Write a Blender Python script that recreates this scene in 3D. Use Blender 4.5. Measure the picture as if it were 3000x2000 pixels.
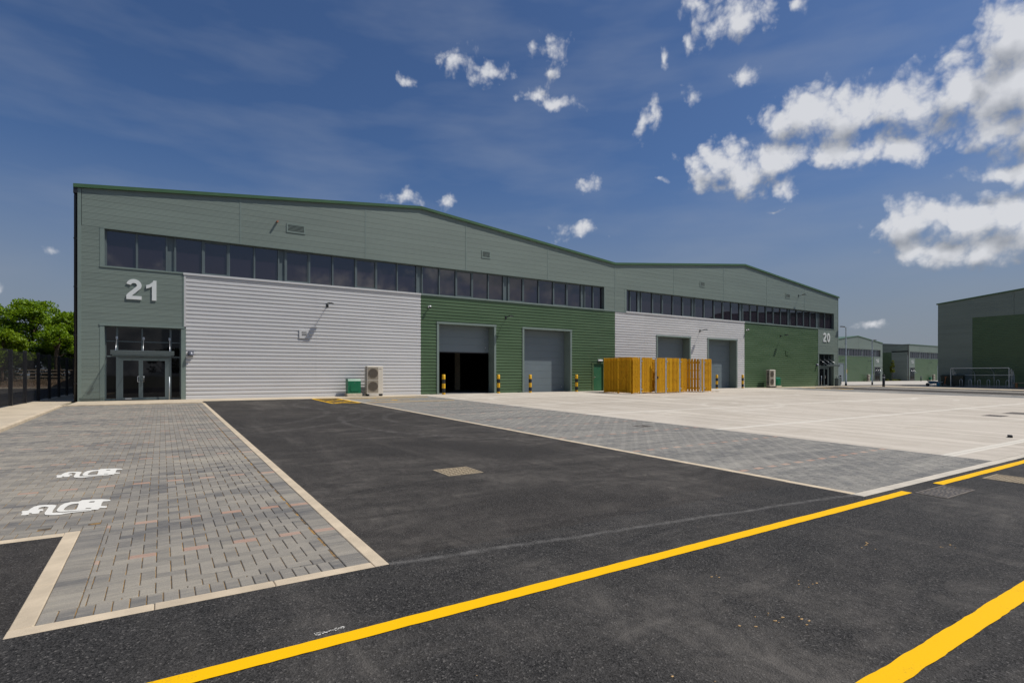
import bpy, bmesh, math, random
from math import radians, sin, cos, pi, atan2, asin, sqrt
from mathutils import Vector, Matrix
random.seed(7)
for o in list(bpy.data.objects): bpy.data.objects.remove(o)
SC = bpy.context.scene
COL = SC.collection

# ------------------------------------------------------------------ camera
CAMPOS = Vector((3.221, -31.453, 1.2)); YAW = 32.742
cd = bpy.data.cameras.new('camera'); cam = bpy.data.objects.new('camera', cd); COL.objects.link(cam)
cam.location = CAMPOS; cam.rotation_euler = (radians(90), 0, -radians(YAW))
cd.sensor_width = 36; cd.lens = 36*1594/3000; cd.shift_y = 98.6/3000
cd.clip_start = .05; cd.clip_end = 6000
SC.camera = cam

# ------------------------------------------------------------------ light, sky
SUN = Vector((1.1, -.71, 2.02)).normalized()
SUN_EL = asin(SUN.z); SUN_AZ = atan2(SUN.x, SUN.y)
ld = bpy.data.lights.new('sun', 'SUN'); sun = bpy.data.objects.new('sun', ld); COL.objects.link(sun)
sun.rotation_euler = (-SUN).to_track_quat('-Z', 'Y').to_euler(); sun.location = (20, -20, 60)
ld.energy = 4.4; ld.angle = radians(.53); ld.color = (1, .955, .89)
SKY_STRENGTH = .075
SC.view_settings.view_transform = 'Standard'; SC.view_settings.look = 'None'
SC.view_settings.exposure = 0.0; SC.view_settings.gamma = 1; SC.view_settings.use_curve_mapping = False
SC.render.engine = 'CYCLES'

W = bpy.data.worlds.new('World'); SC.world = W; W.use_nodes = True
def make_world():
    nt = W.node_tree; N = nt.nodes; L = nt.links; N.clear()
    out = N.new('ShaderNodeOutputWorld'); bg = N.new('ShaderNodeBackground'); bg.inputs[1].default_value = SKY_STRENGTH
    L.new(bg.outputs[0], out.inputs[0])
    sky = N.new('ShaderNodeTexSky'); sky.sky_type = 'NISHITA'; sky.sun_disc = False
    sky.sun_elevation = SUN_EL; sky.sun_rotation = SUN_AZ; sky.altitude = 100
    sky.air_density = 1.0; sky.dust_density = 1.6; sky.ozone_density = 4.0
    # cloud field as a node group in azimuth / elevation
    g = bpy.data.node_groups.new('cloud_field', 'ShaderNodeTree')
    g.interface.new_socket('P', in_out='INPUT', socket_type='NodeSocketVector')
    g.interface.new_socket('F', in_out='OUTPUT', socket_type='NodeSocketFloat')
    gn, gl = g.nodes, g.links
    gi = gn.new('NodeGroupInput'); go = gn.new('NodeGroupOutput')
    def px(x, y, rx, ry):       # place in the sky -> azimuth, elevation and angular radii
        k = 3000/2352; X = (x*k-1500)/1594; Z = (1098.6-y*k)/1594
        az = radians(YAW)+math.atan(X); el = math.atan2(Z, sqrt(1+X*X))
        d = sqrt(1+X*X); q = 1.22 if rx < 80 else 1.0; return az, el, q*rx*k/1594/d/d, q*ry*k/1594/d
    B = [px(*b[:4])+((b[4]-.06 if b[4] > 0 else b[4]-.26) if len(b) > 4 else -.26,) for b in (
        (2340,75,115,75,.35),(2270,150,80,65,.3),(2190,222,125,66,.35),(2075,240,105,50,.3),(1955,258,105,50,.3),(1850,265,85,46,.3),
        (2290,295,95,42,.25),(2345,200,130,85,.4),(2400,270,130,70,.3),
        (1660,380,66,42,.2),(1710,405,76,36,.2),(1790,365,110,36,.2),(1900,348,95,32,.2),(1985,345,80,30,.2),(2070,348,66,28,.2),(1820,430,24,24,.1),
        (2320,385,95,24,.1),(2400,380,80,30,.1),
        (2105,505,85,40,.3),(2190,510,110,50,.35),(2290,505,120,54,.4),(2390,520,110,60,.3),(2170,575,90,34,.3),(2260,570,100,40,.3),
        (1050,150,58,32),(1120,155,66,28),(935,178,34,16),(1275,115,40,30),(1262,160,28,18,-.1),(1225,215,44,22),(1285,240,58,17),
        (1345,420,38,28),(1335,530,64,24),(925,455,44,20),(1018,466,38,20),(1495,272,28,38),(1708,178,40,28),(1700,42,76,34,.1),
        (1610,12,46,22),(1530,125,18,28,-.15),(1600,90,26,34,-.2),(1585,222,24,24,-.15),(2005,750,40,13),(112,565,30,9,-.2),(-8,668,36,22),
        (1850,8,34,16),(1518,422,20,9,-.2),(1775,484,30,9,-.2),(60,720,60,14,-.3),(20,760,70,14,-.3))]
    rnd = random.Random(5)
    for i in range(20):
        a = radians(YAW)+rnd.uniform(radians(62), radians(298)); e = radians(4+45*rnd.random()**2.6); s = rnd.uniform(.08, .19)
        for k in range(2):
            B.append((a+rnd.uniform(-.08, .08)-(2*pi if a > pi else 0), e+rnd.uniform(-.03, .03), s*rnd.uniform(.7, 1.5), s*rnd.uniform(.3, .55), rnd.uniform(.1,.5)))
    # warp
    n1 = gn.new('ShaderNodeTexNoise'); n1.noise_dimensions = '2D'; n1.inputs['Scale'].default_value = 12; n1.inputs['Detail'].default_value = 4; n1.inputs['Roughness'].default_value = .5
    gl.new(gi.outputs[0], n1.inputs['Vector'])
    sb = gn.new('ShaderNodeVectorMath'); sb.operation = 'SUBTRACT'; sb.inputs[1].default_value = (.5, .5, .5); gl.new(n1.outputs['Color'], sb.inputs[0])
    wp = gn.new('ShaderNodeVectorMath'); wp.operation = 'MULTIPLY_ADD'; wp.inputs[1].default_value = (.075, .045, 0)
    gl.new(sb.outputs[0], wp.inputs[0]); gl.new(gi.outputs[0], wp.inputs[2])
    prev = None
    for az, el, rx, ry, st in B:
        m = gn.new('ShaderNodeVectorMath'); m.operation = 'MULTIPLY_ADD'
        m.inputs[1].default_value = (1/rx, 1/ry, 0); m.inputs[2].default_value = (-az/rx, -el/ry, 0); gl.new(wp.outputs[0], m.inputs[0])
        ln = gn.new('ShaderNodeVectorMath'); ln.operation = 'LENGTH'; gl.new(m.outputs[0], ln.inputs[0])
        sf = gn.new('ShaderNodeMath'); sf.operation = 'SUBTRACT'; sf.inputs[1].default_value = st; gl.new(ln.outputs['Value'], sf.inputs[0])
        if prev is None: prev = sf.outputs[0]
        else:
            mn = gn.new('ShaderNodeMath'); mn.operation = 'SMOOTH_MIN'; mn.inputs[2].default_value = .35
            gl.new(prev, mn.inputs[0]); gl.new(sf.outputs[0], mn.inputs[1]); prev = mn.outputs[0]
    n2 = gn.new('ShaderNodeTexNoise'); n2.noise_dimensions = '2D'; n2.inputs['Scale'].default_value = 24; n2.inputs['Detail'].default_value = 8; n2.inputs['Roughness'].default_value = .52
    gl.new(gi.outputs[0], n2.inputs['Vector'])
    vb = gn.new('ShaderNodeTexVoronoi'); vb.voronoi_dimensions = '2D'; vb.feature = 'F1'; vb.inputs['Scale'].default_value = 34; vb.inputs['Detail'].default_value = 2.5; vb.inputs['Roughness'].default_value = .55; vb.inputs['Lacunarity'].default_value = 2.3
    vw = gn.new('ShaderNodeVectorMath'); vw.operation = 'MULTIPLY_ADD'; vw.inputs[1].default_value = (.03, .03, 0); gl.new(sb.outputs[0], vw.inputs[0]); gl.new(gi.outputs[0], vw.inputs[2]); gl.new(vw.outputs[0], vb.inputs['Vector'])
    def mth(op, a_, b_=None, c_=None):
        n = gn.new('ShaderNodeMath'); n.operation = op
        for i, v in enumerate((a_, b_, c_)):
            if v is None: continue
            if isinstance(v, (int, float)): n.inputs[i].default_value = v
            else: gl.new(v, n.inputs[i])
        return n.outputs[0]
    S_ = mth('MAXIMUM', mth('SUBTRACT', 1.0, prev), -1.0)
    F_ = mth('ADD', mth('MULTIPLY_ADD', n2.outputs['Fac'], 1.35, S_), mth('MULTIPLY_ADD', vb.outputs['Distance'], -.6, -.24))
    g.interface.new_socket('S', in_out='OUTPUT', socket_type='NodeSocketFloat')
    gl.new(F_, go.inputs[0]); gl.new(S_, go.inputs[1])
    tc = N.new('ShaderNodeTexCoord'); sx = N.new('ShaderNodeSeparateXYZ'); L.new(tc.outputs['Generated'], sx.inputs[0])
    def M_(op, a_, b_=None, c_=None):
        n = N.new('ShaderNodeMath'); n.operation = op
        for i, v in enumerate((a_, b_, c_)):
            if v is None: continue
            if isinstance(v, (int, float)): n.inputs[i].default_value = v
            else: L.new(v, n.inputs[i])
        return n.outputs[0]
    cv = N.new('ShaderNodeCombineXYZ'); L.new(M_('ARCTAN2', sx.outputs[0], sx.outputs[1]), cv.inputs[0]); L.new(M_('ARCSINE', sx.outputs[2]), cv.inputs[1])
    f1 = N.new('ShaderNodeGroup'); f1.node_tree = g; L.new(cv.outputs[0], f1.inputs[0])
    off = N.new('ShaderNodeVectorMath'); off.operation = 'ADD'; off.inputs[1].default_value = (.014, .030, 0); L.new(cv.outputs[0], off.inputs[0])
    f2 = N.new('ShaderNodeGroup'); f2.node_tree = g; L.new(off.outputs[0], f2.inputs[0])
    al = N.new('ShaderNodeMapRange'); al.interpolation_type = 'SMOOTHSTEP'; al.inputs[1].default_value = -.10; al.inputs[2].default_value = .85; L.new(f1.outputs[0], al.inputs[0]); al.inputs[4].default_value = .93
    dk = N.new('ShaderNodeMapRange'); dk.interpolation_type = 'SMOOTHSTEP'; dk.inputs[1].default_value = .08; dk.inputs[2].default_value = 1.0; L.new(M_('MULTIPLY_ADD', f1.outputs[1], -.45, f2.outputs[1]), dk.inputs[0])
    rel = M_('MULTIPLY', M_('SUBTRACT', f1.outputs[0], f2.outputs[0]), .22)
    cl = N.new('ShaderNodeClamp'); L.new(M_('ADD', M_('MULTIPLY_ADD', dk.outputs[0], -.62, .94), rel), cl.inputs[0]); li = cl
    k = 1/SKY_STRENGTH
    cc = N.new('ShaderNodeMix'); cc.data_type = 'RGBA'; L.new(li.outputs[0], cc.inputs[0])
    cc.inputs[6].default_value = (.19*k, .215*k, .26*k, 1); cc.inputs[7].default_value = (.70*k, .71*k, .74*k, 1)
    # thin high veil
    mp = N.new('ShaderNodeMapping'); mp.inputs['Rotation'].default_value = (0, 0, .25); mp.inputs['Scale'].default_value = (2.2, 9, 1); L.new(cv.outputs[0], mp.inputs[0])
    vn = N.new('ShaderNodeTexNoise'); vn.noise_dimensions = '2D'; vn.inputs['Scale'].default_value = 1.6; vn.inputs['Detail'].default_value = 4; L.new(mp.outputs[0], vn.inputs['Vector'])
    vr = N.new('ShaderNodeMapRange'); vr.inputs[1].default_value = .42; vr.inputs[2].default_value = .8; vr.inputs[3].default_value = 0; vr.inputs[4].default_value = .20; L.new(vn.outputs['Fac'], vr.inputs[0])
    grd = N.new('ShaderNodeMix'); grd.data_type = 'RGBA'; grd.blend_type = 'MULTIPLY'; grd.inputs[0].default_value = 1
    L.new(sky.outputs[0], grd.inputs[6]); grd.inputs[7].default_value = (.62, .79, 1.02, 1)
    mv = N.new('ShaderNodeMix'); mv.data_type = 'RGBA'; L.new(vr.outputs[0], mv.inputs[0]); L.new(grd.outputs[2], mv.inputs[6]); mv.inputs[7].default_value = (.36*k, .40*k, .47*k, 1)
    hz = N.new('ShaderNodeMapRange'); hz.interpolation_type = 'SMOOTHSTEP'; hz.inputs[1].default_value = 0; hz.inputs[2].default_value = .36; hz.inputs[3].default_value = .9; hz.inputs[4].default_value = 0; L.new(sx.outputs[2], hz.inputs[0])
    mh = N.new('ShaderNodeMix'); mh.data_type = 'RGBA'; L.new(hz.outputs[0], mh.inputs[0]); L.new(mv.outputs[2], mh.inputs[6]); mh.inputs[7].default_value = (.235*k, .265*k, .312*k, 1); mv = mh
    mm = N.new('ShaderNodeMix'); mm.data_type = 'RGBA'; L.new(al.outputs[0], mm.inputs[0]); L.new(mv.outputs[2], mm.inputs[6]); L.new(cc.outputs[2], mm.inputs[7])
    L.new(mm.outputs[2], bg.inputs[0])
    W.cycles.sampling_method = 'MANUAL'; W.cycles.sample_map_resolution = 512
make_world()

# ------------------------------------------------------------------ helpers
class MB:
    def __init__(s): s.v = []; s.f = []; s.m = []; s.s = []
    def add(s, vs, fs, m=0, sm=False):
        b = len(s.v); s.v += [tuple(v) for v in vs]
        for f in fs: s.f.append([i+b for i in f]); s.m.append(m); s.s.append(sm)
    def box(s, x0, x1, y0, y1, z0, z1, m=0, M=None):
        vs = [Vector((x, y, z)) for z in (z0, z1) for y in (y0, y1) for x in (x0, x1)]
        if M: vs = [M @ v for v in vs]
        s.add(vs, [(0,2,3,1),(4,5,7,6),(0,1,5,4),(2,6,7,3),(0,4,6,2),(1,3,7,5)], m); return s
    def bbox(s, x0, x1, y0, y1, z0, z1, c=.01, m=0):      # box with chamfered vertical and top edges
        p0 = [(x0+c,y0),(x1-c,y0),(x1,y0+c),(x1,y1-c),(x1-c,y1),(x0+c,y1),(x0,y1-c),(x0,y0+c)]
        cx, cy = (x0+x1)/2, (y0+y1)/2
        def sc(p): return (p[0]-c*(1 if p[0] > cx else -1), p[1]-c*(1 if p[1] > cy else -1))
        vs = [(x,y,z0) for x,y in p0]+[(x,y,z1-c) for x,y in p0]+[(*sc(p),z1) for p in p0]
        fs = [(i,(i+1)%8,8+(i+1)%8,8+i) for i in range(8)]+[(8+i,8+(i+1)%8,16+(i+1)%8,16+i) for i in range(8)]
        s.add(vs, fs+[tuple(range(16,24)), tuple(range(7,-1,-1))], m); return s
    def prism(s, poly, y0, y1, m=0, axis='y'):            # polygon in (a,b) extruded along axis
        n = len(poly)
        def P(a, b, t): return (a, t, b) if axis == 'y' else ((t, a, b) if axis == 'x' else (a, b, t))
        vs = [P(a,b,y0) for a,b in poly]+[P(a,b,y1) for a,b in poly]
        s.add(vs, [tuple(range(n)), tuple(range(2*n-1,n-1,-1))]+[(i,i+n,(i+1)%n+n,(i+1)%n) for i in range(n)], m); return s
    def tube(s, pts, r, n=8, m=0, caps=True):
        pts = [Vector(p) for p in pts]; rs = r if isinstance(r, (list, tuple)) else [r]*len(pts)
        vs = []; ref = None
        for i, p in enumerate(pts):
            d = (pts[min(i+1,len(pts)-1)]-pts[max(i-1,0)]).normalized()
            a = ref if ref and abs(ref.dot(d)) < .9 else (Vector((0,0,1)) if abs(d.z) < .9 else Vector((1,0,0)))
            u = (a-d*a.dot(d)).normalized(); ref = u; w = d.cross(u)
            vs += [p+(u*cos(2*pi*k/n)+w*sin(2*pi*k/n))*rs[i] for k in range(n)]
        fs = [(i*n+k, i*n+(k+1)%n, (i+1)*n+(k+1)%n, (i+1)*n+k) for i in range(len(pts)-1) for k in range(n)]
        s.add(vs, fs, m, True)
        if caps:
            b = len(s.v)-len(vs)
            s.f += [[b+k for k in range(n)][::-1], [b+(len(pts)-1)*n+k for k in range(n)]]; s.m += [m,m]; s.s += [False,False]
        return s
    def lathe(s, prof, n=20, m=0, c=(0,0,0)):
        vs = [(c[0]+r*cos(2*pi*k/n), c[1]+r*sin(2*pi*k/n), c[2]+z) for r,z in prof for k in range(n)]
        s.add(vs, [(i*n+k, i*n+(k+1)%n, (i+1)*n+(k+1)%n, (i+1)*n+k) for i in range(len(prof)-1) for k in range(n)], m, True); return s
    def mesh(s, name, mats):
        me = bpy.data.meshes.new(name); me.from_pydata(s.v, [], s.f)
        for mt in (mats if isinstance(mats, (list, tuple)) else [mats]): me.materials.append(mt)
        me.polygons.foreach_set('material_index', s.m); me.polygons.foreach_set('use_smooth', s.s)
        me.update(); return me
    def fix(s, me):
        bm = bmesh.new(); bm.from_mesh(me); bmesh.ops.recalc_face_normals(bm, faces=bm.faces); bm.to_mesh(me); bm.free(); return me
    def build(s, name, mats, parent=None, loc=None, rotz=0, recalc=True):
        me = s.mesh(name, mats)
        if recalc: s.fix(me)
        return link(name, me, parent, loc, rotz)
def link(name, me, parent=None, loc=None, rotz=0):
    o = bpy.data.objects.new(name, me); COL.objects.link(o)
    if parent: o.parent = parent
    if loc is not None: o.location = loc
    if rotz: o.rotation_euler = (0, 0, rotz)
    return o
def tag(o, label=None, cat=None, group=None, kind=None):
    if label: o['label'] = label
    if cat: o['category'] = cat
    if group: o['group'] = group
    if kind: o['kind'] = kind
    return o
def thing(name, label, cat, loc=(0,0,0), rotz=0, group=None):
    o = bpy.data.objects.new(name, None); COL.objects.link(o); o.location = loc; o.rotation_euler = (0,0,rotz); o.empty_display_size = .3
    return tag(o, label, cat, group)
KIDS = {}
def copy_tree(o, loc=None, rotz=None, label=None, parent=None):
    c = o.copy(); COL.objects.link(c); c.parent = parent
    if loc is not None: c.location = loc
    if rotz is not None: c.rotation_euler = (0,0,rotz)
    if label: c['label'] = label
    for ch in list(o.children): copy_tree(ch, parent=c)
    return c

SL = .0151
def gz(x, y):
    fall = -.36*min(max((x-70)/70, 0), 1)
    return SL*min(max(y, -80), 0)+fall

# ------------------------------------------------------------------ materials
def newmat(name):
    m = bpy.data.materials.new(name); m.use_nodes = True; nt = m.node_tree; nt.nodes.clear()
    o = nt.nodes.new('ShaderNodeOutputMaterial'); b = nt.nodes.new('ShaderNodeBsdfPrincipled'); nt.links.new(b.outputs[0], o.inputs[0])
    return m, nt, b
def nd(nt, t, **kw):
    n = nt.nodes.new('ShaderNode'+t)
    for k, v in kw.items(): setattr(n, k, v)
    return n
def noise(nt, scale, detail=4, rough=.55, vec=None, dist=0):
    n = nd(nt, 'TexNoise'); n.inputs['Scale'].default_value = scale; n.inputs['Detail'].default_value = detail; n.inputs['Roughness'].default_value = rough; n.inputs['Distortion'].default_value = dist
    if vec: nt.links.new(vec, n.inputs['Vector'])
    return n.outputs['Fac']
def mrange(nt, v, a, b, c, d):
    n = nd(nt, 'MapRange'); nt.links.new(v, n.inputs[0])
    for i, x in enumerate((a,b,c,d)): n.inputs[i+1].default_value = x
    return n.outputs[0]
def mixc(nt, fac, a, b, mode='MIX'):
    n = nd(nt, 'Mix', data_type='RGBA', blend_type=mode)
    for s, v in ((0,fac),(6,a),(7,b)):
        if isinstance(v, (int, float)): n.inputs[s].default_value = v
        elif isinstance(v, tuple): n.inputs[s].default_value = (*v[:3], 1)
        else: nt.links.new(v, n.inputs[s])
    return n.outputs[2]
def math(nt, op, a, b=None, c=None):
    n = nd(nt, 'Math', operation=op)
    for i, v in enumerate((a,b,c)):
        if v is None: continue
        if isinstance(v, (int, float)): n.inputs[i].default_value = v
        else: nt.links.new(v, n.inputs[i])
    return n.outputs[0]
def objco(nt, scale=None):
    t = nd(nt, 'TexCoord').outputs['Object']
    if scale:
        m = nd(nt, 'Mapping'); m.inputs['Scale'].default_value = scale; nt.links.new(t, m.inputs[0]); return m.outputs[0]
    return t
def bumpn(nt, b, h, strength, dist):
    n = nd(nt, 'Bump'); n.inputs['Strength'].default_value = strength; n.inputs['Distance'].default_value = dist
    nt.links.new(h, n.inputs['Height']); nt.links.new(n.outputs[0], b.inputs['Normal'])
def pm(name, col, rough=.5, metal=0, var=.12, vs=1.5, bump=0, bs=40, spec=.5, stretch=None, isl=0, coat=0):
    m, nt, b = newmat(name); v = objco(nt, stretch)
    b.inputs['Roughness'].default_value = rough; b.inputs['Metallic'].default_value = metal; b.inputs['Specular IOR Level'].default_value = spec
    if coat: b.inputs['Coat Weight'].default_value = coat
    n = noise(nt, vs, 5, .6, v)
    c = mixc(nt, mrange(nt, n, .3, .7, 0, 1), tuple(x*(1-var) for x in col), tuple(min(1, x*(1+var)) for x in col))
    if isl:
        r = nd(nt, 'NewGeometry').outputs['Random Per Island']; oi = nd(nt, 'ObjectInfo').outputs['Random']
        r = math(nt, 'FRACT', math(nt, 'ADD', r, oi)); c = mixc(nt, 1, c, mixc(nt, r, (1-isl,)*3, (1+isl,)*3), 'MULTIPLY')
    nt.links.new(c, b.inputs['Base Color'])
    nt.links.new(mrange(nt, n, .3, .7, max(0, rough-.08), min(1, rough+.08)), b.inputs['Roughness'])
    if bump: bumpn(nt, b, noise(nt, bs, 4, .6, v), bump, .01)
    return m
M = {}
# facade panels: grey green steel with fine horizontal micro ribs
def panel_mat(name, col, var=.07, amp=.35):
    m, nt, b = newmat(name); v = objco(nt)
    sp = nd(nt, 'SeparateXYZ'); nt.links.new(v, sp.inputs[0])
    w = math(nt, 'SINE', math(nt, 'MULTIPLY', sp.outputs[2], 2*pi/.061))
    n = noise(nt, .7, 5, .6, objco(nt, (.25, .25, 1.4)))
    oi = nd(nt, 'ObjectInfo').outputs['Random']
    c = mixc(nt, mrange(nt, n, .3, .7, 0, 1), tuple(x*(1-var) for x in col), tuple(x*(1+var) for x in col))
    c = mixc(nt, 1, c, mixc(nt, oi, (.96,)*3, (1.04,)*3), 'MULTIPLY')
    nt.links.new(c, b.inputs['Base Color']); b.inputs['Roughness'].default_value = .45
    bumpn(nt, b, w, amp, .006); return m
M['panel'] = panel_mat('panel', (.160, .198, .170))
M['trim'] = pm('trim', (.165, .21, .185), .45, var=.05)
M['green'] = pm('green', (.074, .127, .062), .38, var=.09, stretch=(.2,1,1), isl=.03)
M['white'] = pm('white', (.555, .55, .54), .36, var=.05, stretch=(.2,1,1), isl=.02)
M['verge'] = pm('verge', (.055, .115, .05), .35, var=.06)
M['frame'] = pm('frame', (.095, .122, .125), .4, var=.04)
M['door'] = pm('door', (.15, .185, .20), .42, var=.05, vs=.6)
M['edoor'] = pm('edoor', (.03, .13, .065), .4, var=.05)
M['liner'] = pm('liner', (.16, .16, .15), .6)
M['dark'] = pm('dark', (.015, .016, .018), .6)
M['black'] = pm('black', (.012, .012, .014), .45)
M['steel'] = pm('steel', (.55, .56, .57), .35, .8, var=.08)
M['galv'] = pm('galv', (.46, .50, .53), .45, .55, var=.15, vs=6)
M['yellow'] = pm('yellow', (.68, .37, .004), .45, var=.08, vs=6)
M['roof'] = pm('roof', (.12, .17, .14), .5)
M['floor'] = pm('floor', (.22, .22, .21), .5)
M['digit'] = pm('digit', (.62, .64, .62), .4, var=.03)
M['cabinet'] = pm('cabinet', (.004, .125, .055), .35, var=.06, vs=4)
M['acbody'] = pm('acbody', (.60, .55, .46), .45, var=.04)
M['acgrille'] = pm('acgrille', (.26, .225, .17), .5, var=.08)
M['plinth'] = pm('plinth', (.50, .44, .33), .85, var=.2, vs=8, bump=.3)
M['paintwhite'] = pm('paintwhite', (.82, .80, .76), .6, var=.06, vs=20)
M['whitebox'] = pm('whitebox', (.75, .75, .74), .4)
M['bluepl'] = pm('bluepl', (.03, .12, .22), .4)
M['orange'] = pm('orange', (.55, .14, .02), .5)
M['copper'] = pm('copper', (.35, .14, .08), .5)
M['bark'] = pm('bark', (.10, .07, .045), .9, var=.4, vs=9, bump=.6, bs=14)
M['rail'] = pm('rail', (.30, .235, .16), .85, var=.3, vs=3, stretch=(1,1,6))
M['iron'] = pm('iron', (.13, .108, .085), .6, .3, var=.35, vs=14, bump=.4, bs=60)
M['iron_dusty'] = pm('iron_dusty', (.27, .215, .14), .85, var=.35, vs=30, bump=.4, bs=60)
def glass_mat(name, col, rough, spec):
    m, nt, b = newmat(name); b.inputs['Base Color'].default_value = (*col, 1); b.inputs['Roughness'].default_value = rough
    b.inputs['IOR'].default_value = spec; v = objco(nt); bumpn(nt, b, noise(nt, .8, 2, .5, v), .05, .02); return m
M['glass'] = glass_mat('glass', (.018, .013, .021), .02, 1.9)
M['doorglass'] = glass_mat('doorglass', (.004, .004, .005), .02, 1.4)
def clear_mat():
    m, nt, b = newmat('clear'); out = nt.nodes['Material Output']
    t = nd(nt, 'BsdfTransparent'); t.inputs[0].default_value = (.80,.83,.85,1); mx = nd(nt, 'MixShader'); mx.inputs[0].default_value = .12
    b.inputs['Base Color'].default_value = (.3,.33,.36,1); b.inputs['Roughness'].default_value = .15
    nt.links.new(t.outputs[0], mx.inputs[1]); nt.links.new(b.outputs[0], mx.inputs[2]); nt.links.new(mx.outputs[0], out.inputs[0]); return m
M['clear'] = clear_mat()
def leaf_mat(name, a, c):
    m, nt, b = newmat(name); out = nt.nodes['Material Output']
    r = nd(nt, 'NewGeometry').outputs['Random Per Island']; col = mixc(nt, r, a, c)
    nt.links.new(col, b.inputs['Base Color']); b.inputs['Roughness'].default_value = .5; b.inputs['Specular IOR Level'].default_value = .3
    t = nd(nt, 'BsdfTranslucent'); nt.links.new(mixc(nt, 1, col, (1.3,1.25,.5), 'MULTIPLY'), t.inputs[0])
    mx = nd(nt, 'MixShader'); mx.inputs[0].default_value = .4
    nt.links.new(b.outputs[0], mx.inputs[1]); nt.links.new(t.outputs[0], mx.inputs[2]); nt.links.new(mx.outputs[0], out.inputs[0]); return m
M['leaf'] = leaf_mat('leaf', (.075, .15, .006), (.24, .36, .014))
M['leaf2'] = leaf_mat('leaf2', (.12, .19, .008), (.24, .34, .015))
M['leaf3'] = leaf_mat('leaf3', (.016, .04, .008), (.035, .07, .012))
M['leafy'] = leaf_mat('leafy', (.09, .12, .01), (.16, .18, .015))

def asphalt():
    m, nt, b = newmat('asphalt'); v = objco(nt)
    g1 = noise(nt, 260, 2, .7, v); vo = nd(nt, 'TexVoronoi'); vo.inputs['Scale'].default_value = 95; nt.links.new(v, vo.inputs['Vector'])
    vor = nd(nt, 'SeparateColor'); nt.links.new(vo.outputs['Color'], vor.inputs[0])
    c_chip = math(nt, 'GREATER_THAN', vor.outputs[1], .955)
    big = noise(nt, .35, 4, .62, v, .6); mid = noise(nt, 1.6, 4, .65, objco(nt, (.45, 1.3, 1)), 1.0); st = noise(nt, 1.0, 4, .6, objco(nt, (.9, .13, 1)), .8)
    c = mixc(nt, vor.outputs[0], (.004,.0038,.0034), (.046,.0435,.041))
    c = mixc(nt, mrange(nt, g1, .60, .72, 0, .8), c, (.17,.165,.16)); c = mixc(nt, c_chip, c, (.105,.098,.09))
    dust = math(nt, 'MULTIPLY', mrange(nt, big, .38, .70, 0, 1), mrange(nt, mid, .38, .68, .05, 1))
    dust = math(nt, 'ADD', dust, mrange(nt, st, .52, .74, 0, .5))
    fs = noise(nt, 3.2, 6, .74, objco(nt, (1.0, .55, 1)), 1.6)
    dust = math(nt, 'MULTIPLY', dust, mrange(nt, fs, .36, .64, .35, 1.35))
    # trafficked yard is dustier than the road
    sp = nd(nt, 'SeparateXYZ'); nt.links.new(v, sp.inputs[0])
    yard = math(nt, 'GREATER_THAN', sp.outputs[1], -26.9)
    dust = math(nt, 'MULTIPLY', dust, math(nt, 'MULTIPLY_ADD', yard, .35, .7))
    c = mixc(nt, dust, c, (.118,.107,.094))
    c = mixc(nt, math(nt, 'MULTIPLY', yard, .26), c, (.040,.032,.025))
    # sealed joint between the yard and the road
    dl = math(nt, 'ABSOLUTE', math(nt, 'ADD', math(nt, 'ADD', sp.outputs[1], 26.98), math(nt, 'MULTIPLY_ADD', math(nt, 'SUBTRACT', sp.outputs[0], 4.85), .125, math(nt, 'MULTIPLY', math(nt, 'SUBTRACT', noise(nt, 1.3, 4, .6, v), .5), .16))))
    on = math(nt, 'MULTIPLY', math(nt, 'GREATER_THAN', sp.outputs[0], 4.85), math(nt, 'LESS_THAN', sp.outputs[0], 11.2))
    jl = math(nt, 'MULTIPLY', math(nt, 'MULTIPLY', mrange(nt, dl, .004, .06, .40, 0), on), mrange(nt, noise(nt, 7, 4, .7, v), .3, .62, .1, 1))
    c = mixc(nt, jl, c, (.23,.22,.205))
    # tyre arcs: pairs of thin rings around turning points
    for cx, cy, r in ((2.2,-9.5,6.3),(2.2,-9.5,7.7),(14.2,-15.5,5.0),(14.2,-15.5,6.4),(12.6,-7.2,4.6)):
        d = nd(nt, 'VectorMath', operation='DISTANCE'); mp = nd(nt, 'Mapping'); mp.inputs['Scale'].default_value = (1,1,0); nt.links.new(v, mp.inputs[0]); nt.links.new(mp.outputs[0], d.inputs[0]); d.inputs[1].default_value = (cx,cy,0)
        a = math(nt, 'ABSOLUTE', math(nt, 'SUBTRACT', d.outputs['Value'], r))
        s = math(nt, 'MULTIPLY', mrange(nt, a, .06, .15, .36, 0), mrange(nt, fs, .42, .62, 0, 1))
        s = math(nt, 'MULTIPLY', math(nt, 'MULTIPLY', s, yard), mrange(nt, math(nt, 'SINE', math(nt, 'MULTIPLY', a, 160)), -1, 1, .4, 1))
        c = mixc(nt, s, c, (.17,.16,.15))
    nt.links.new(c, b.inputs['Base Color']); b.inputs['Roughness'].default_value = .85; b.inputs['Specular IOR Level'].default_value = .22
    bumpn(nt, b, math(nt, 'ADD', vo.outputs['Distance'], math(nt, 'MULTIPLY', g1, .5)), .75, .008); return m
M['asphalt'] = asphalt()
YJ = (-27.0, -21.66, -16.08, -10.6, -5.2)
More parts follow.
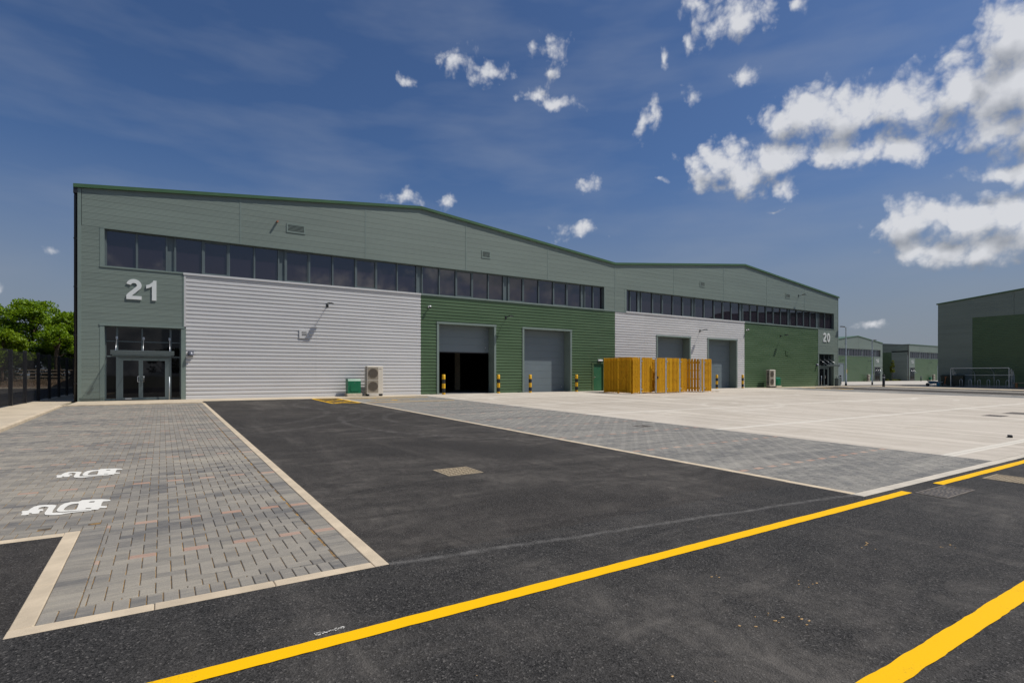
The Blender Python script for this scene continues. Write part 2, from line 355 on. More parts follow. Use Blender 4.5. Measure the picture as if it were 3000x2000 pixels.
def concrete():
    m, nt, b = newmat('concrete'); v = objco(nt)
    sp = nd(nt, 'SeparateXYZ'); nt.links.new(v, sp.inputs[0])
    br = noise(nt, 1, 6, .8, objco(nt, (3.2, .06, 1))); br2 = noise(nt, 1, 4, .7, objco(nt, (38, .35, 1)))
    big = noise(nt, .22, 6, .6, v, .8); sm = noise(nt, 3, 5, .65, v)
    c = mixc(nt, mrange(nt, br, .38, .62, 0, 1), (.285,.248,.20), (.57,.513,.435))
    c = mixc(nt, mrange(nt, br2, .3, .7, 0, .5), c, (.415,.368,.308))
    c = mixc(nt, mrange(nt, big, .35, .7, 0, .45), c, (.575,.522,.45)); c = mixc(nt, mrange(nt, sm, .55, .8, 0, .35), c, (.28,.245,.19))
    for cx, cy, r in ((24,-9,6.5),(24,-9,8.6),(34,-14,7.5),(40,-9,8),(40,-9,10),(29,-19,6),(45,-18,9)):
        d = nd(nt, 'VectorMath', operation='DISTANCE'); mp = nd(nt, 'Mapping'); mp.inputs['Scale'].default_value = (1,1,0); nt.links.new(v, mp.inputs[0]); nt.links.new(mp.outputs[0], d.inputs[0]); d.inputs[1].default_value = (cx,cy,0)
        a = math(nt, 'ABSOLUTE', math(nt, 'SUBTRACT', d.outputs['Value'], r))
        c = mixc(nt, math(nt, 'MULTIPLY', mrange(nt, a, .08, .2, .55, 0), mrange(nt, big, .4, .62, 0, 1)), c, (.60,.56,.485))
    oi = nd(nt, 'ObjectInfo').outputs['Random']; c = mixc(nt, 1, c, mixc(nt, oi, (.91,.90,.88), (1.03,1.03,1.02)), 'MULTIPLY')
    stn = noise(nt, .8, 7, .7, v, 1.5); c = mixc(nt, mrange(nt, stn, .52, .70, 0, .45), c, (.31,.262,.20))
    for yj in YJ:
        a = math(nt, 'ABSOLUTE', math(nt, 'SUBTRACT', sp.outputs[1], yj))
        c = mixc(nt, mrange(nt, a, .09, .13, .8, 0), c, (.60,.56,.48))
    nt.links.new(c, b.inputs['Base Color']); b.inputs['Roughness'].default_value = .85; b.inputs['Specular IOR Level'].default_value = .3
    bumpn(nt, b, math(nt, 'ADD', br2, br), .35, .006); return m
M['concrete'] = concrete()
M['kerb'] = pm('kerb', (.50, .41, .29), .88, var=.18, vs=3.5, bump=.25, bs=90, isl=.06)
M['edging'] = pm('edging', (.49, .44, .36), .88, var=.14, vs=3.5, bump=.25, bs=90, isl=.06)
M['apron'] = pm('apron', (.46, .385, .28), .88, var=.16, vs=.9, bump=.2, bs=90)
M['farconc'] = pm('farconc', (.42, .385, .33), .85, var=.15, vs=.4)
M['ground'] = pm('ground', (.085, .085, .05), .95, var=.3, vs=.3)
M['verge_soil'] = pm('verge_soil', (.13, .085, .05), .95, var=.5, vs=4, bump=.7, bs=9)
def brick_mat(name, lo, hi, smear):
    m, nt, b = newmat(name); v = nd(nt, 'NewGeometry').outputs['Position']
    r = nd(nt, 'NewGeometry').outputs['Random Per Island']; oi = nd(nt, 'ObjectInfo').outputs['Random']
    r = math(nt, 'FRACT', math(nt, 'ADD', r, math(nt, 'MULTIPLY', oi, 7.31)))
    c = mixc(nt, r, lo, hi)
    mp = nd(nt, 'Mapping'); mp.inputs['Scale'].default_value = (.35, 1.6, 1); nt.links.new(v, mp.inputs[0])
    big = noise(nt, .9, 6, .65, mp.outputs[0], 1.2); fine = noise(nt, 130, 3, .7, v); streak = nd(nt, 'Mapping'); streak.inputs['Scale'].default_value = (4, 22, 1); nt.links.new(v, streak.inputs[0])
    st = noise(nt, 1.5, 5, .7, streak.outputs[0], .6)
    c = mixc(nt, mrange(nt, big, .40, .72, 0, .75), c, smear); c = mixc(nt, mrange(nt, st, .52, .8, 0, .6), c, smear)
    c = mixc(nt, mrange(nt, fine, .35, .7, .35, 0), c, tuple(x*.45 for x in lo))
    nt.links.new(c, b.inputs['Base Color']); b.inputs['Roughness'].default_value = .8; b.inputs['Specular IOR Level'].default_value = .35
    bumpn(nt, b, math(nt, 'ADD', fine, st), .5, .004); return m
M['brick'] = brick_mat('brick', (.118,.115,.111), (.262,.24,.205), (.42,.372,.29))
M['brickred'] = brick_mat('brickred', (.33,.19,.135), (.42,.275,.20), (.44,.36,.29))
M['block'] = brick_mat('block', (.142,.14,.132), (.235,.222,.195), (.385,.358,.305))
def sand():
    m, nt, b = newmat('sand'); v = objco(nt)
    n = noise(nt, 2.2, 5, .6, v); n2 = noise(nt, 14, 4, .6, v)
    c = mixc(nt, mrange(nt, math(nt, 'ADD', n, math(nt, 'MULTIPLY', n2, .6)), 0.70, 1.0, 0, 1), (.075,.06,.045), (.46,.25,.05))
    nt.links.new(c, b.inputs['Base Color']); b.inputs['Roughness'].default_value = .95; return m
M['sand'] = sand()
M['sandgrey'] = pm('sandgrey', (.10,.09,.08), .95, var=.4, vs=5)
def road_paint(name, col):
    m, nt, b = newmat(name); v = objco(nt)
    n = noise(nt, 60, 4, .7, v); n2 = noise(nt, 1.8, 5, .65, v, .6)
    c = mixc(nt, mrange(nt, n2, .58, .78, 0, .5), col, tuple(x*.72 for x in col))
    w = math(nt, 'MULTIPLY', mrange(nt, n2, .54, .7, .06, 1), mrange(nt, n, .54, .64, 0, 1))
    c = mixc(nt, math(nt, 'MULTIPLY', w, .8), c, (.05,.047,.042))
    nt.links.new(c, b.inputs['Base Color']); b.inputs['Roughness'].default_value = .75; b.inputs['Specular IOR Level'].default_value = .15; bumpn(nt, b, n, .4, .004); return m
M['roadyellow'] = road_paint('roadyellow', (.79, .44, .0))
M['roadwhite'] = road_paint('roadwhite', (.66, .64, .58))
def wood():
    m, nt, b = newmat('timber'); v = objco(nt)
    oi = nd(nt, 'ObjectInfo').outputs['Random']
    cv = nd(nt, 'CombineXYZ'); nt.links.new(math(nt, 'MULTIPLY', oi, 40), cv.inputs[0]); nt.links.new(math(nt, 'MULTIPLY', oi, 17), cv.inputs[2])
    ad = nd(nt, 'VectorMath', operation='ADD'); nt.links.new(v, ad.inputs[0]); nt.links.new(cv.outputs[0], ad.inputs[1])
    mp = nd(nt, 'Mapping'); mp.inputs['Scale'].default_value = (9,9,.9); nt.links.new(ad.outputs[0], mp.inputs[0])
    g = noise(nt, 3, 5, .6, mp.outputs[0], 1.2)
    vo = nd(nt, 'TexVoronoi'); vo.inputs['Scale'].default_value = 1; mp2 = nd(nt, 'Mapping'); mp2.inputs['Scale'].default_value = (9,9,3.2); nt.links.new(ad.outputs[0], mp2.inputs[0]); nt.links.new(mp2.outputs[0], vo.inputs['Vector'])
    c = mixc(nt, oi, (.52,.255,.006), (.74,.41,.014)); c = mixc(nt, mrange(nt, g, .35, .7, 0, .5), c, (.36,.16,.010))
    c = mixc(nt, mrange(nt, vo.outputs['Distance'], .10, .20, .85, 0), c, (.12,.035,.006))
    nt.links.new(c, b.inputs['Base Color']); b.inputs['Roughness'].default_value = .75; b.inputs['Specular IOR Level'].default_value = .2; return m
M['timber'] = wood()

# ------------------------------------------------------------------ ground
def sheet(rects, off, cuts_x=(), cuts_y=()):
    mb = MB()
    for x0, x1, y0, y1 in rects:
        xs = sorted({x0, x1, *[c for c in (70, 140, *cuts_x) if x0 < c < x1]}); ys = sorted({y0, y1, *[c for c in (-80, 0, *cuts_y) if y0 < c < y1]})
        for i in range(len(xs)-1):
            for j in range(len(ys)-1):
                q = [(xs[i],ys[j]),(xs[i+1],ys[j]),(xs[i+1],ys[j+1]),(xs[i],ys[j+1])]
                mb.add([(a,b,gz(a,b)+off) for a,b in q], [(0,1,2,3)])
    return mb
def setting(name, mb, mat, label=None):
    o = mb.build(name, mat, recalc=False); o['kind'] = 'structure'
    return o
setting('ground', sheet([(-2500,2500,-2500,2500)], -.05), M['ground'])
KX0, KX1 = 4.725, 4.85      # kerb between bricks and tarmac
road = setting('road', sheet([(-60,11.11,-90,-26.99),(11.11,80,-90,-27.88),(-60,2.405,-26.99,-24.61),(KX1,11.10,-26.99,-2.0),(55.75,62.0,-27.88,-2.0),(-14,-1.9,-24.61,33)], 0), M['asphalt'])
far_yard = setting('far_yard', sheet([(67.1,260,2.5,60),(79,260,-3.4,-1.5)], -.004), M['farconc'])
far_road = setting('far_road', sheet([(67.1,260,-1.5,2.5)], -.008), M['asphalt'])
# concrete yard slabs
yard = setting('concrete_yard', sheet([(16.5,50.4,-27.72,0)], -.03), M['sandgrey'])
ys = [-27.72, -27.0, -21.66, -16.08, -10.6, -5.2, 0.0]
for a, b in zip(ys, ys[1:]):
    mb = MB(); e = .006
    q = [(16.42,a+e),(50.4,a+e),(50.4,b-e),(16.42,b-e)]
    mb.add([(x,y,gz(x,y)-.2) for x,y in q]+[(x,y,gz(x,y)) for x,y in q], [(4,5,6,7),(0,1,5,4),(1,2,6,5),(2,3,7,6),(3,0,4,7)])
    mb.build('concrete_slab', M['concrete'], yard)
def apron_sheet():
    mb = MB()
    def slab(x0, x1, y0, y1, z0, z1):     # z0 at y0 (front), z1 at y1 (wall)
        mb.add([(x0,y0,-.4),(x1,y0,-.4),(x1,y1,-.4),(x0,y1,-.4),(x0,y0,z0),(x1,y0,z0),(x1,y1,z1),(x0,y1,z1)], [(4,5,6,7),(0,1,5,4),(1,2,6,5),(2,3,7,6),(3,0,4,7)])
    for s in (0, 1):
        T = (lambda a, b: (a, b)) if not s else (lambda a, b: (66.83-b, 66.83-a))
        slab(*T(0.0,4.787), -3.30, 0, -.004, 0)
        slab(*T(4.787,11.1), -2.0, 0, gz(0,-2)+.012, 0)
        slab(*T(11.1,16.42), -1.7, 0, gz(0,-1.7)+.010, 0)
    return mb
apr = setting('footway', apron_sheet(), M['apron'])
# raised pavements at both ends
def pavement(name, x0, x1, yseg):
    mb = MB()
    for y0, y1, h0, h1 in yseg:
        mb.add([(x0,y0,-1.5),(x1,y0,-1.5),(x1,y1,-1.5),(x0,y1,-1.5),(x0,y0,gz(x0,y0)+h0),(x1,y0,gz(x1,y0)+h0),(x1,y1,gz(x1,y1)+h1),(x0,y1,gz(x0,y1)+h1)], [(4,5,6,7),(0,1,5,4),(1,2,6,5),(2,3,7,6),(3,0,4,7)])
    return setting(name, mb, M['apron'])
pl = pavement('pavement', -1.95, -.245, [(-24.4,-3.3,.11,.046),(-3.3,0,.046,.0),(0,34,.0,.0)])
pr = pavement('pavement', 67.04, 78, [(-60,-3.4,.11,.05),(-3.4,-1.5,.05,.03)])
def stone_mesh(L, w, h):
    return MB().bbox(0, L, 0, w, -h, 0, .012)
def kerb_run(parent, p0, p1, w, top=.004, mat='kerb', side=1, L=.915, ht=.12, h0=None, h1=None):
    (x0,y0),(x1,y1) = p0, p1; D = sqrt((x1-x0)**2+(y1-y0)**2); n = max(1, round(D/L)); l = D/n; rz = atan2(y1-y0, x1-x0)
    me = MB(); me.bbox(.0015, l-.0015, 0, w*side, -ht, 0, .006) if side > 0 else me.bbox(.0015, l-.0015, -w, 0, -ht, 0, .006)
    md = me.mesh('kerb_stone', M[mat]); me.fix(md)
    for i in range(n):
        a = i/n; x, y = x0+(x1-x0)*a, y0+(y1-y0)*a; xe, ye = x0+(x1-x0)*(i+1)/n, y0+(y1-y0)*(i+1)/n
        t0 = top if h0 is None else h0+(h1-h0)*a; t1 = top if h0 is None else h0+(h1-h0)*(i+1)/n
        z0, z1 = gz(x,y)+t0, gz(xe,ye)+t1
        o = link('kerb_stone', md, parent, (x, y, z0+random.uniform(-.001,.002))); o.rotation_euler = (0, -atan2(z1-z0, l), rz)

# ---------------- block paving in herringbone
U = .1018
def herring(rx0, rx1, ry0, ry1, red, inside, x_off, y_off):
    out = []
    i0, i1 = int((rx0-x_off)/U)-2, int((rx1-x_off)/U)+2; j0, j1 = int((ry0-y_off)/U)-2, int((ry1-y_off)/U)+2
    for j in range(j0, j1):
        for i in range(i0, i1):
            k = (i-j) % 4
            if k == 0: r = [x_off+i*U, x_off+(i+2)*U, y_off+j*U, y_off+(j+1)*U, 0]
            elif k == 3: r = [x_off+i*U, x_off+(i+1)*U, y_off+j*U, y_off+(j+2)*U, 1]
            else: continue
            r = inside(r)
            if r and r[1]-r[0] > .03 and r[3]-r[2] > .03: out.append((*r[:4], red(i, j, k)))
    return out
def soldier(x0, x1, y0, y1, along):
    out = []
    if along == 'x':
        n = round((x1-x0)/U); l = (x1-x0)/n
        out = [(x0+i*l, x0+(i+1)*l, y0, y1, False) for i in range(n)]
    else:
        n = round((y1-y0)/U); l = (y1-y0)/n
        out = [(x0, x1, y0+i*l, y0+(i+1)*l, False) for i in range(n)]
    return out
def lay(name, bricks, parent, mats, jx, jy, n_ind=300):
    bricks.sort(key=lambda r: ((r[0]+r[1])/2-CAMPOS.x)**2+((r[2]+r[3])/2-CAMPOS.y)**2)
    cache = {}; rest = MB(); th = -math_atan(SL)
    for q, (x0,x1,y0,y1,rd) in enumerate(bricks):
        cx, cy = (x0+x1)/2, (y0+y1)/2; a, b = (x1-x0)/2-jx/2, (y1-y0)/2-jy/2
        dz = random.uniform(-.0012,.0018); z = gz(cx, cy)+dz
        if q < n_ind:
            key = (round(a,3), round(b,3), rd)
            if key not in cache:
                mb = MB(); mb.bbox(-a, a, -b, b, -.03, 0, .005); cache[key] = mb.fix(mb.mesh(name, mats[1] if rd else mats[0]))
            o = link(name, cache[key], parent, (cx, cy, z)); o.rotation_euler = (-th+random.uniform(-.004,.004), random.uniform(-.004,.004), 0)
        else:
            c = .005
            T = lambda x, y, h: (cx+x, cy+y, z+h+SL*y)
            vs = [T(sx*a, sy*b, -.02) for sx,sy in ((-1,-1),(1,-1),(1,1),(-1,1))]+[T(sx*a, sy*b, -c) for sx,sy in ((-1,-1),(1,-1),(1,1),(-1,1))]+[T(sx*(a-c), sy*(b-c), 0) for sx,sy in ((-1,-1),(1,-1),(1,1),(-1,1))]
            fs = [(8,9,10,11)]+[(i,(i+1)%4,4+(i+1)%4,4+i) for i in range(4)]+[(4+i,4+(i+1)%4,8+(i+1)%4,8+i) for i in range(4)]
            rest.add(vs, fs, 1 if rd else 0)
    if rest.v:
        o = rest.build(name, list(mats), parent, recalc=False); o['kind'] = 'stuff'
def math_atan(x): return atan2(x, 1)
XL, XR, YF, YN, YB = -.11, KX0, -26.865, -24.485, -3.42      # west brick parking
W2 = 2*U
def inside_w(r):
    x0, x1, y0, y1, v = r
    bx = 2.53+W2 if (y0+y1)/2 < YN+W2 else XL+W2
    x0, x1 = max(x0,bx), min(x1,XR-W2)
    by = YF+W2 if (x0+x1)/2 > 2.53+W2 else YN+W2
    y0, y1 = max(y0,by), min(y1,YB)
    return [x0,x1,y0,y1,v] if x1 > x0 and y1 > y0 else None
XO, YO = 2.975, -25.66-U*.5
rows = {0, 12, 35, 59, 83, 106, 130, 154, 177, 201}
def red_w(i, j, k): return k == 0 and j in rows
BW = herring(XL, XR, YF, YB, red_w, inside_w, XO, YO)
BW += soldier(2.53, XR-W2, YF, YF+W2, 'x')+soldier(XR-W2, XR, YF, YB, 'y')+soldier(2.53, 2.53+W2, YF+W2, YN, 'y')+soldier(XL, 2.53+W2, YN, YN+W2, 'x')+soldier(XL, XL+W2, YN+W2, YB, 'y')
def redfix(b):
    x0,x1,y0,y1,r = b
    if x0 >= XR-W2-.001 and any(abs((y0+y1)/2-(YO+(j+.5)*U)) < U*.5 for j in rows): return (x0,x1,y0,y1,True)
    return b
BW = [redfix(b) for b in BW]
pav = setting('brick_paving', sheet([(2.5,XR,YF,YN),(XL,XR,YN,YB)], -.0085), M['sand'])
lay('brick', BW, pav, (M['brick'], M['brickred']), .0055, .003)
kerb_run(pav, (XR, YB+.12), (XR, -26.99), .125, side=1)
kerb_run(pav, (2.40, -26.99), (XR, -26.99), .12, side=1, L=.8)
kerb_run(pav, (2.53, -26.87), (2.53, -24.485), .125, side=1, L=.8)
kerb_run(pav, (-.245, -24.61), (2.405, -24.61), .12, side=1)
kerb_run(pav, (-.12, -3.30), (4.725, -3.30), .12, side=-1, h0=.0475, h1=.0475, ht=.2)
kerb_run(pav, (-.12, -3.42), (-.12, -24.4), .125, side=-1, h0=.05, h1=.115, ht=.2)
# east block paving of unit 21
EX0, EX1, EY0, EY1 = 11.24, 16.42, -27.72, -1.7
def inside_e(r):
    x0,x1,y0,y1,v = r; x0,x1,y0,y1 = max(x0,EX0), min(x1,EX1), max(y0,EY0+W2), min(y1,EY1)
    return [x0,x1,y0,y1,v] if x1 > x0 and y1 > y0 else None
YO2 = -25.95
rows2 = {0, 24, 48, 71, 95, 118, 142, 166, 190}
BE = herring(EX0, EX1, EY0, EY1, lambda i,j,k: k == 0 and j in rows2, inside_e, 11.3, YO2)+soldier(EX0, EX1, EY0, EY0+W2, 'x')
pae = setting('block_paving', sheet([(EX0,EX1,EY0,EY1)], -.0085), M['sandgrey'])
lay('brick', BE, pae, (M['block'], M['brickred']), .006, .004)
kerb_run(pae, (11.24, -2.0), (11.24, -27.72), .13, side=-1)
kerb_run(pae, (11.11, -27.88), (80, -27.88), .155, side=1, mat='edging')
# mirrored paving by unit 20 (far): block strip and brick parking
pmf = setting('block_paving', sheet([(50.42,55.62,-27.72,-1.7)], 0), M['block'])
kerb_run(pmf, (55.62, -27.7), (55.62, -2.0), .13, side=-1)
pbf = setting('brick_paving', sheet([(62.13,66.94,-27.72,-3.42)], 0), M['brick'])
kerb_run(pbf, (62.0, -27.7), (62.0, -3.42), .125, side=-1)
kerb_run(pbf, (66.95, -3.42), (66.95, -27.7), .125, side=1, h0=.05, h1=.115, ht=.2)

# ---------------- markings
def mark_strip(name, x0, x1, y0, y1, mat, label, jit=.006, step=.06, along='x', cat='road marking', group=None):
    n = max(2, int((x1-x0)/step)); mb = MB(); r = random.Random(int(x0*10)); lo = hi = 0
    vs = []
    for i in range(n+1):
        lo = lo*.7+r.uniform(-jit,jit); hi = hi*.7+r.uniform(-jit,jit); x = x0+(x1-x0)*i/n
        vs += [(x, y0+lo, gz(x,y0)+.005), (x, y1+hi, gz(x,y1)+.005)]
    mb.add(vs, [(2*i,2*i+2,2*i+3,2*i+1) for i in range(n)])
    return tag(mb.build(name, mat, recalc=False), label, cat, group)
mark_strip('yellow_line', 1.5, 11.93, -28.13, -28.0, M['roadyellow'], 'long yellow line on tarmac along the kerb, running up to the double grating', .003)
mark_strip('yellow_line', 12.95, 62, -28.13, -28.0, M['roadyellow'], 'yellow line on tarmac hugging the pale edging beyond the double grating', .003)
mark_strip('yellow_line', 5.0, 30, -30.13, -30.0, M['roadyellow'], 'yellow line with ragged edges out in the road, parallel to the kerbside line', .004)
def bars(name, segs, w, mat, label, off=.006, cat='road marking'):
    mb = MB()
    for q, (a, b) in enumerate(segs):
        a, b = Vector(a), Vector(b); d = (b-a).normalized(); n = Vector((-d.y, d.x))*w/2
        mb.add([(p.x,p.y,gz(p.x,p.y)+off+q*.0004) for p in (a+n, a-n, b-n, b+n)], [(0,1,2,3)])
    return tag(mb.build(name, mat, recalc=False), label, cat)
hx0, hx1, hy0, hy1 = 9.78, 11.02, -6.2, -2.1
bars('hatched_marking', [((hx0,hy0),(hx0,hy1)),((hx1,hy0),(hx1,hy1)),((hx0,hy0),(hx1,hy0)),((hx0,hy1),(hx1,hy1)),((hx0,-4.8),(hx1,hy0)),((hx0,-3.4),(hx1,-4.8)),((hx0,hy1),(hx1,-3.4)),((hx0,-4.8),(hx1,-3.4)),((hx0,hy0),(hx1,-4.8))], .1, M['roadyellow'], 'yellow hatched box on the tarmac in front of the green cabinet')
bars('bay_marking', [((11.3,-6.2),(15.9,-6.2)),((11.3,-2.9),(15.9,-2.9)),((11.3,-2.2),(13.0,-2.6)),((13.0,-2.2),(15.2,-2.7)),((12.3,-4.6),(12.9,-4.9)),((12.9,-4.9),(13.6,-4.6)),((13.6,-4.6),(14.0,-4.9)),((13.2,-4.5),(13.2,-5.2)),((12.2,-4.2),(12.5,-4.2))], .1, M['roadyellow'], 'yellow disabled parking bay outline with symbol on the grey blocks')
# disabled bay of unit 20
bars('hatched_marking', [((66.83-a,b),(66.83-c,d)) for a,b,c,d in ((hx0,hy0,hx0,hy1),(hx1,hy0,hx1,hy1),(hx0,hy0,hx1,hy0),(hx0,hy1,hx1,hy1),(hx0,-4.8,hx1,hy0),(hx0,-3.4,hx1,-4.8),(hx0,hy1,hx1,-3.4))], .1, M['roadyellow'], 'thin yellow hatched box on tarmac near the entrance of unit 20')
# EV plug symbol
def g_at(px_, py_):
    f = 1594.; th = radians(YAW); rt = Vector((cos(th), -sin(th), 0)); fw = Vector((sin(th), cos(th), 0))
    r = rt*((px_-1500)/f)+fw+Vector((0,0,(1098.6-py_)/f)); t = (SL*CAMPOS.y-CAMPOS.z)/(r.z-SL*r.y); return CAMPOS+r*t
EV1 = [(318,888),(345,850),(325,838),(345,822),(430,815),(470,785),(520,755),(600,735),(700,728),(800,727),(868,735),(845,770),(815,805),(800,840),(810,850),(900,845),(1000,843),(1090,833),(1250,822),(1400,808),(1400,818),(1250,833),(1100,848),(1000,864),(920,880),(830,885),(740,885),(690,880),(680,855),(690,840),(720,800),(745,765),(700,755),(640,760),(600,775),(580,795),(650,793),(670,800),(655,820),(610,825),(590,860),(540,865),(480,868),(490,855),(450,853),(440,875),(400,885)]
EV2 = [(1690,648),(1690,668),(1580,675),(1560,700),(1545,745),(1640,748),(1630,772),(1530,775),(1500,800),(1380,806),(1200,820),(1050,828),(1000,832),(920,835),(880,828),(865,812),(890,775),(930,735),(990,705),(1080,685),(1200,678),(1260,655),(1400,645),(1560,640)]
EVH = [[(975,800),(1000,770),(1040,740),(1100,718),(1200,705),(1205,715),(1190,760),(1170,798),(1100,804),(1000,810)],[(1355,692),(1385,675),(1455,672),(1440,690)],[(1300,790),(1320,778),(1405,775),(1380,788)]]
def ev_mesh():
    cu = bpy.data.curves.new('plug', 'CURVE'); cu.dimensions = '2D'; cu.fill_mode = 'BOTH'
    o0 = g_at(900/5.227, 1340+770/5.227)
    for pl_ in [EV1, EV2]+EVH:
        sp = cu.splines.new('POLY'); sp.points.add(len(pl_)-1); sp.use_cyclic_u = True
        for p, (a, b) in zip(sp.points, pl_):
            w = g_at(a/5.227, 1340+b/5.227); p.co = (w.x-o0.x, w.y-o0.y, 0, 1)
    t = bpy.data.objects.new('tmp', cu); COL.objects.link(t); dg = bpy.context.evaluated_depsgraph_get()
    me = bpy.data.meshes.new_from_object(t.evaluated_get(dg)); bpy.data.objects.remove(t); me.materials.append(M['roadwhite']); return me, o0
evm, evo = ev_mesh()
for k, lab in ((0, 'white electric plug symbol on bricks nearer the tarmac notch'), (2.40, 'white electric plug symbol on bricks in the bay farther from the tarmac notch')):
    o = link('charging_symbol', evm, None, (evo.x, evo.y+k, gz(0, evo.y+k)+.006)); o.rotation_euler = (math_atan(SL), 0, 0)
    tag(o, lab, 'road marking', 'charging bay symbols')
# ironwork
def cover(name, x0, x1, y0, y1, mat, label, bars_n=(2, 8), diag=False, cat='manhole cover'):
    cx, cy = (x0+x1)/2, (y0+y1)/2; t = thing(name, label, cat, (cx, cy, gz(cx,cy))); a, b = (x1-x0)/2, (y1-y0)/2
    mb = MB(); w = .03
    mb.box(-a,a,-b,-b+w,-.05,.006).box(-a,a,b-w,b,-.05,.006).box(-a,-a+w,-b+w,b-w,-.05,.006).box(a-w,a,-b+w,b-w,-.05,.006); mb.build('frame', mat, t)
    MB().box(-a+w,a-w,-b+w,b-w,-.04,.0005).build('plate', mat, t)
    nx, ny = bars_n
    for i in range(nx):
        px0, px1 = -a+w+(2*a-2*w)*i/nx+.008, -a+w+(2*a-2*w)*(i+1)/nx-.008
        mb = MB()
        for j in range(ny):
            py0 = -b+w+(2*b-2*w)*(j+.25)/ny; py1 = -b+w+(2*b-2*w)*(j+.8)/ny
            if diag:
                m_ = 4
                for k in range(m_):
                    qx = px0+(px1-px0)*(k+.5)/m_; qy = (py0+py1)/2; Q = Matrix.Translation((qx,qy,0)) @ Matrix.Rotation(radians(38 if (i+k) % 2 else -38),4,'Z')
                    mb.box(-(px1-px0)*.36/m_, (px1-px0)*.36/m_, -.011, .011, .0006, .0022, M=Q)  # raised dark bars, the shade down each grating slot put in as colour
            else:
                m_ = 6
                for k in range(m_):
                    q0 = px0+(px1-px0)*(k+(.1 if j % 2 else .3))/m_; mb.box(q0, q0+(px1-px0)*.5/m_, py0, py1, 0, .006)
        mb.build('slot_shade' if diag else 'tread', M['dark'] if diag else mat, t)['kind'] = 'stuff'
    t.rotation_euler = (math_atan(SL), 0, 0); return t
cover('manhole_cover', 6.94, 7.56, -23.86, -23.27, M['iron_dusty'], 'square dusty tan manhole cover in the dark yard tarmac', (1, 9))
cover('gully_grating', 11.95, 12.93, -28.52, -28.14, M['iron'], 'double cast iron gully grating in the break of the yellow line', (2, 6), True, 'drain grating')
cover('manhole_cover', 14.1, 14.75, -28.75, -28.24, M['iron_dusty'], 'dusty ribbed manhole cover in the road beyond the double grating', (1, 9))
cover('gully_grating', 14.93, 15.36, -20.25, -19.83, M['iron'], 'small dark gully grating set in the grey block paving', (1, 5), True, 'drain grating')
cover('gully_grating', 29.7, 30.6, -24.2, -23.6, M['iron'], 'dark gully grating in the concrete yard, nearest the grey blocks', (1, 5), True, 'drain grating')
cover('gully_grating', 32.0, 33.2, -24.3, -23.6, M['iron'], 'wider dark gully grating in the concrete yard, farther from the grey blocks', (2, 5), True, 'drain grating')
cb = MB(); cb.bbox(-.09,.09,-.05,.05,0,.06,.01); tag(cb.build('rubber_block', M['black'], None, (21.6,-26.6,gz(0,-26.6)+.003), .3), 'small black rubber block lying on the concrete yard', 'block')
# crumbs of spoil on the road
rr = random.Random(3); cr = MB()
for cx, cy, n in ((6.6,-29.3,7),(6.75,-29.42,6),(7.5,-29.1,5),(8.9,-28.9,6),(5.6,-29.5,3),(7.0,-28.6,3),(9.6,-29.3,4),(4.6,-28.9,3),(5.2,-30.2,3)):
    for k in range(n):
        x, y, s = cx+rr.gauss(0,.09), cy+rr.gauss(0,.05), rr.uniform(.003,.014)
        pts = [(x+s*rr.uniform(.6,1.3)*cos(a), y+.7*s*rr.uniform(.6,1.3)*sin(a), gz(x,y)+.003) for a in [2*pi*i/7 for i in range(7)]]
        cr.add(pts+[(x,y,gz(x,y)+.003+s*.35)], [(i,(i+1)%7,7) for i in range(7)])
o = cr.build('soil_crumbs', pm('soil', (.42,.27,.12), .95, var=.3, vs=30)); tag(o, 'crumbs of dried tan soil scattered on the road tarmac', 'soil', kind='stuff')
def splash(x, y, L, w):
    r = random.Random(9); vs = [(0,0,0)]; n = 30
    for i in range(n):
        a = 2*pi*i/n; q = r.uniform(.75,1.15); vs.append((L*cos(a)*q, w*sin(a)*q, 0))
    mb = MB()
    for k in range(34):
        cx, cy, q = r.uniform(-1.9,1.9)*L, r.gauss(0,.8)*w, r.uniform(.003,.009)
        mb.add([(cx+q*1.6*cos(a)*r.uniform(.6,1.2), cy+q*.8*sin(a)*r.uniform(.6,1.2), 0) for a in [2*pi*i/7 for i in range(7)]], [tuple(range(7))])
    return mb
tag(splash(0,0,.05,.013).build('paint_splash', M['roadwhite'], None, (4.12,-27.93,gz(0,-27.93)+.0045), .05, False), 'small white paint splash at the edge of the long yellow line', 'paint splash')

# ================================================================== main warehouse
WH = thing('warehouse', 'long double gabled green and white clad warehouse with units numbered 21 and 20', 'warehouse')
LEN, DEP = 66.83, 44.0
RP = [(0,9.72),(16.72,11.50),(33.04,9.83),(49.65,11.56),(66.83,9.80)]
def roofz(x):
    for (a,za),(b,zb) in zip(RP, RP[1:]):
        if a <= x <= b: return za+(zb-za)*(x-a)/(b-a)
    return RP[0][1] if x < 0 else RP[-1][1]
def clip_roof(x0, x1, z0, z1, lines):
    poly = [(x0,z0),(x1,z0),(x1,z1),(x0,z1)]
    for (a,za),(b,zb) in lines:
        f = lambda p: za+(zb-za)*(p[0]-a)/(b-a)-p[1]
        out = []
        for i in range(len(poly)):
            p, q = poly[i], poly[(i+1)%len(poly)]; fp, fq = f(p), f(q)
            if fp >= 0: out.append(p)
            if (fp > 0 > fq) or (fp < 0 < fq):
                t = fp/(fp-fq); out.append((p[0]+(q[0]-p[0])*t, p[1]+(q[1]-p[1])*t))
        poly = out
        if len(poly) < 3: return None
    # drop slivers
    zs = [p[1] for p in poly]; xs = [p[0] for p in poly]
    return poly if max(zs)-min(zs) > .03 and max(xs)-min(xs) > .05 else None
ROW = .305
def plank(parent, poly, mat, y0=0., th=.05):
    return MB().prism(poly, y0, y0+th).build('cladding_panel', mat, parent)
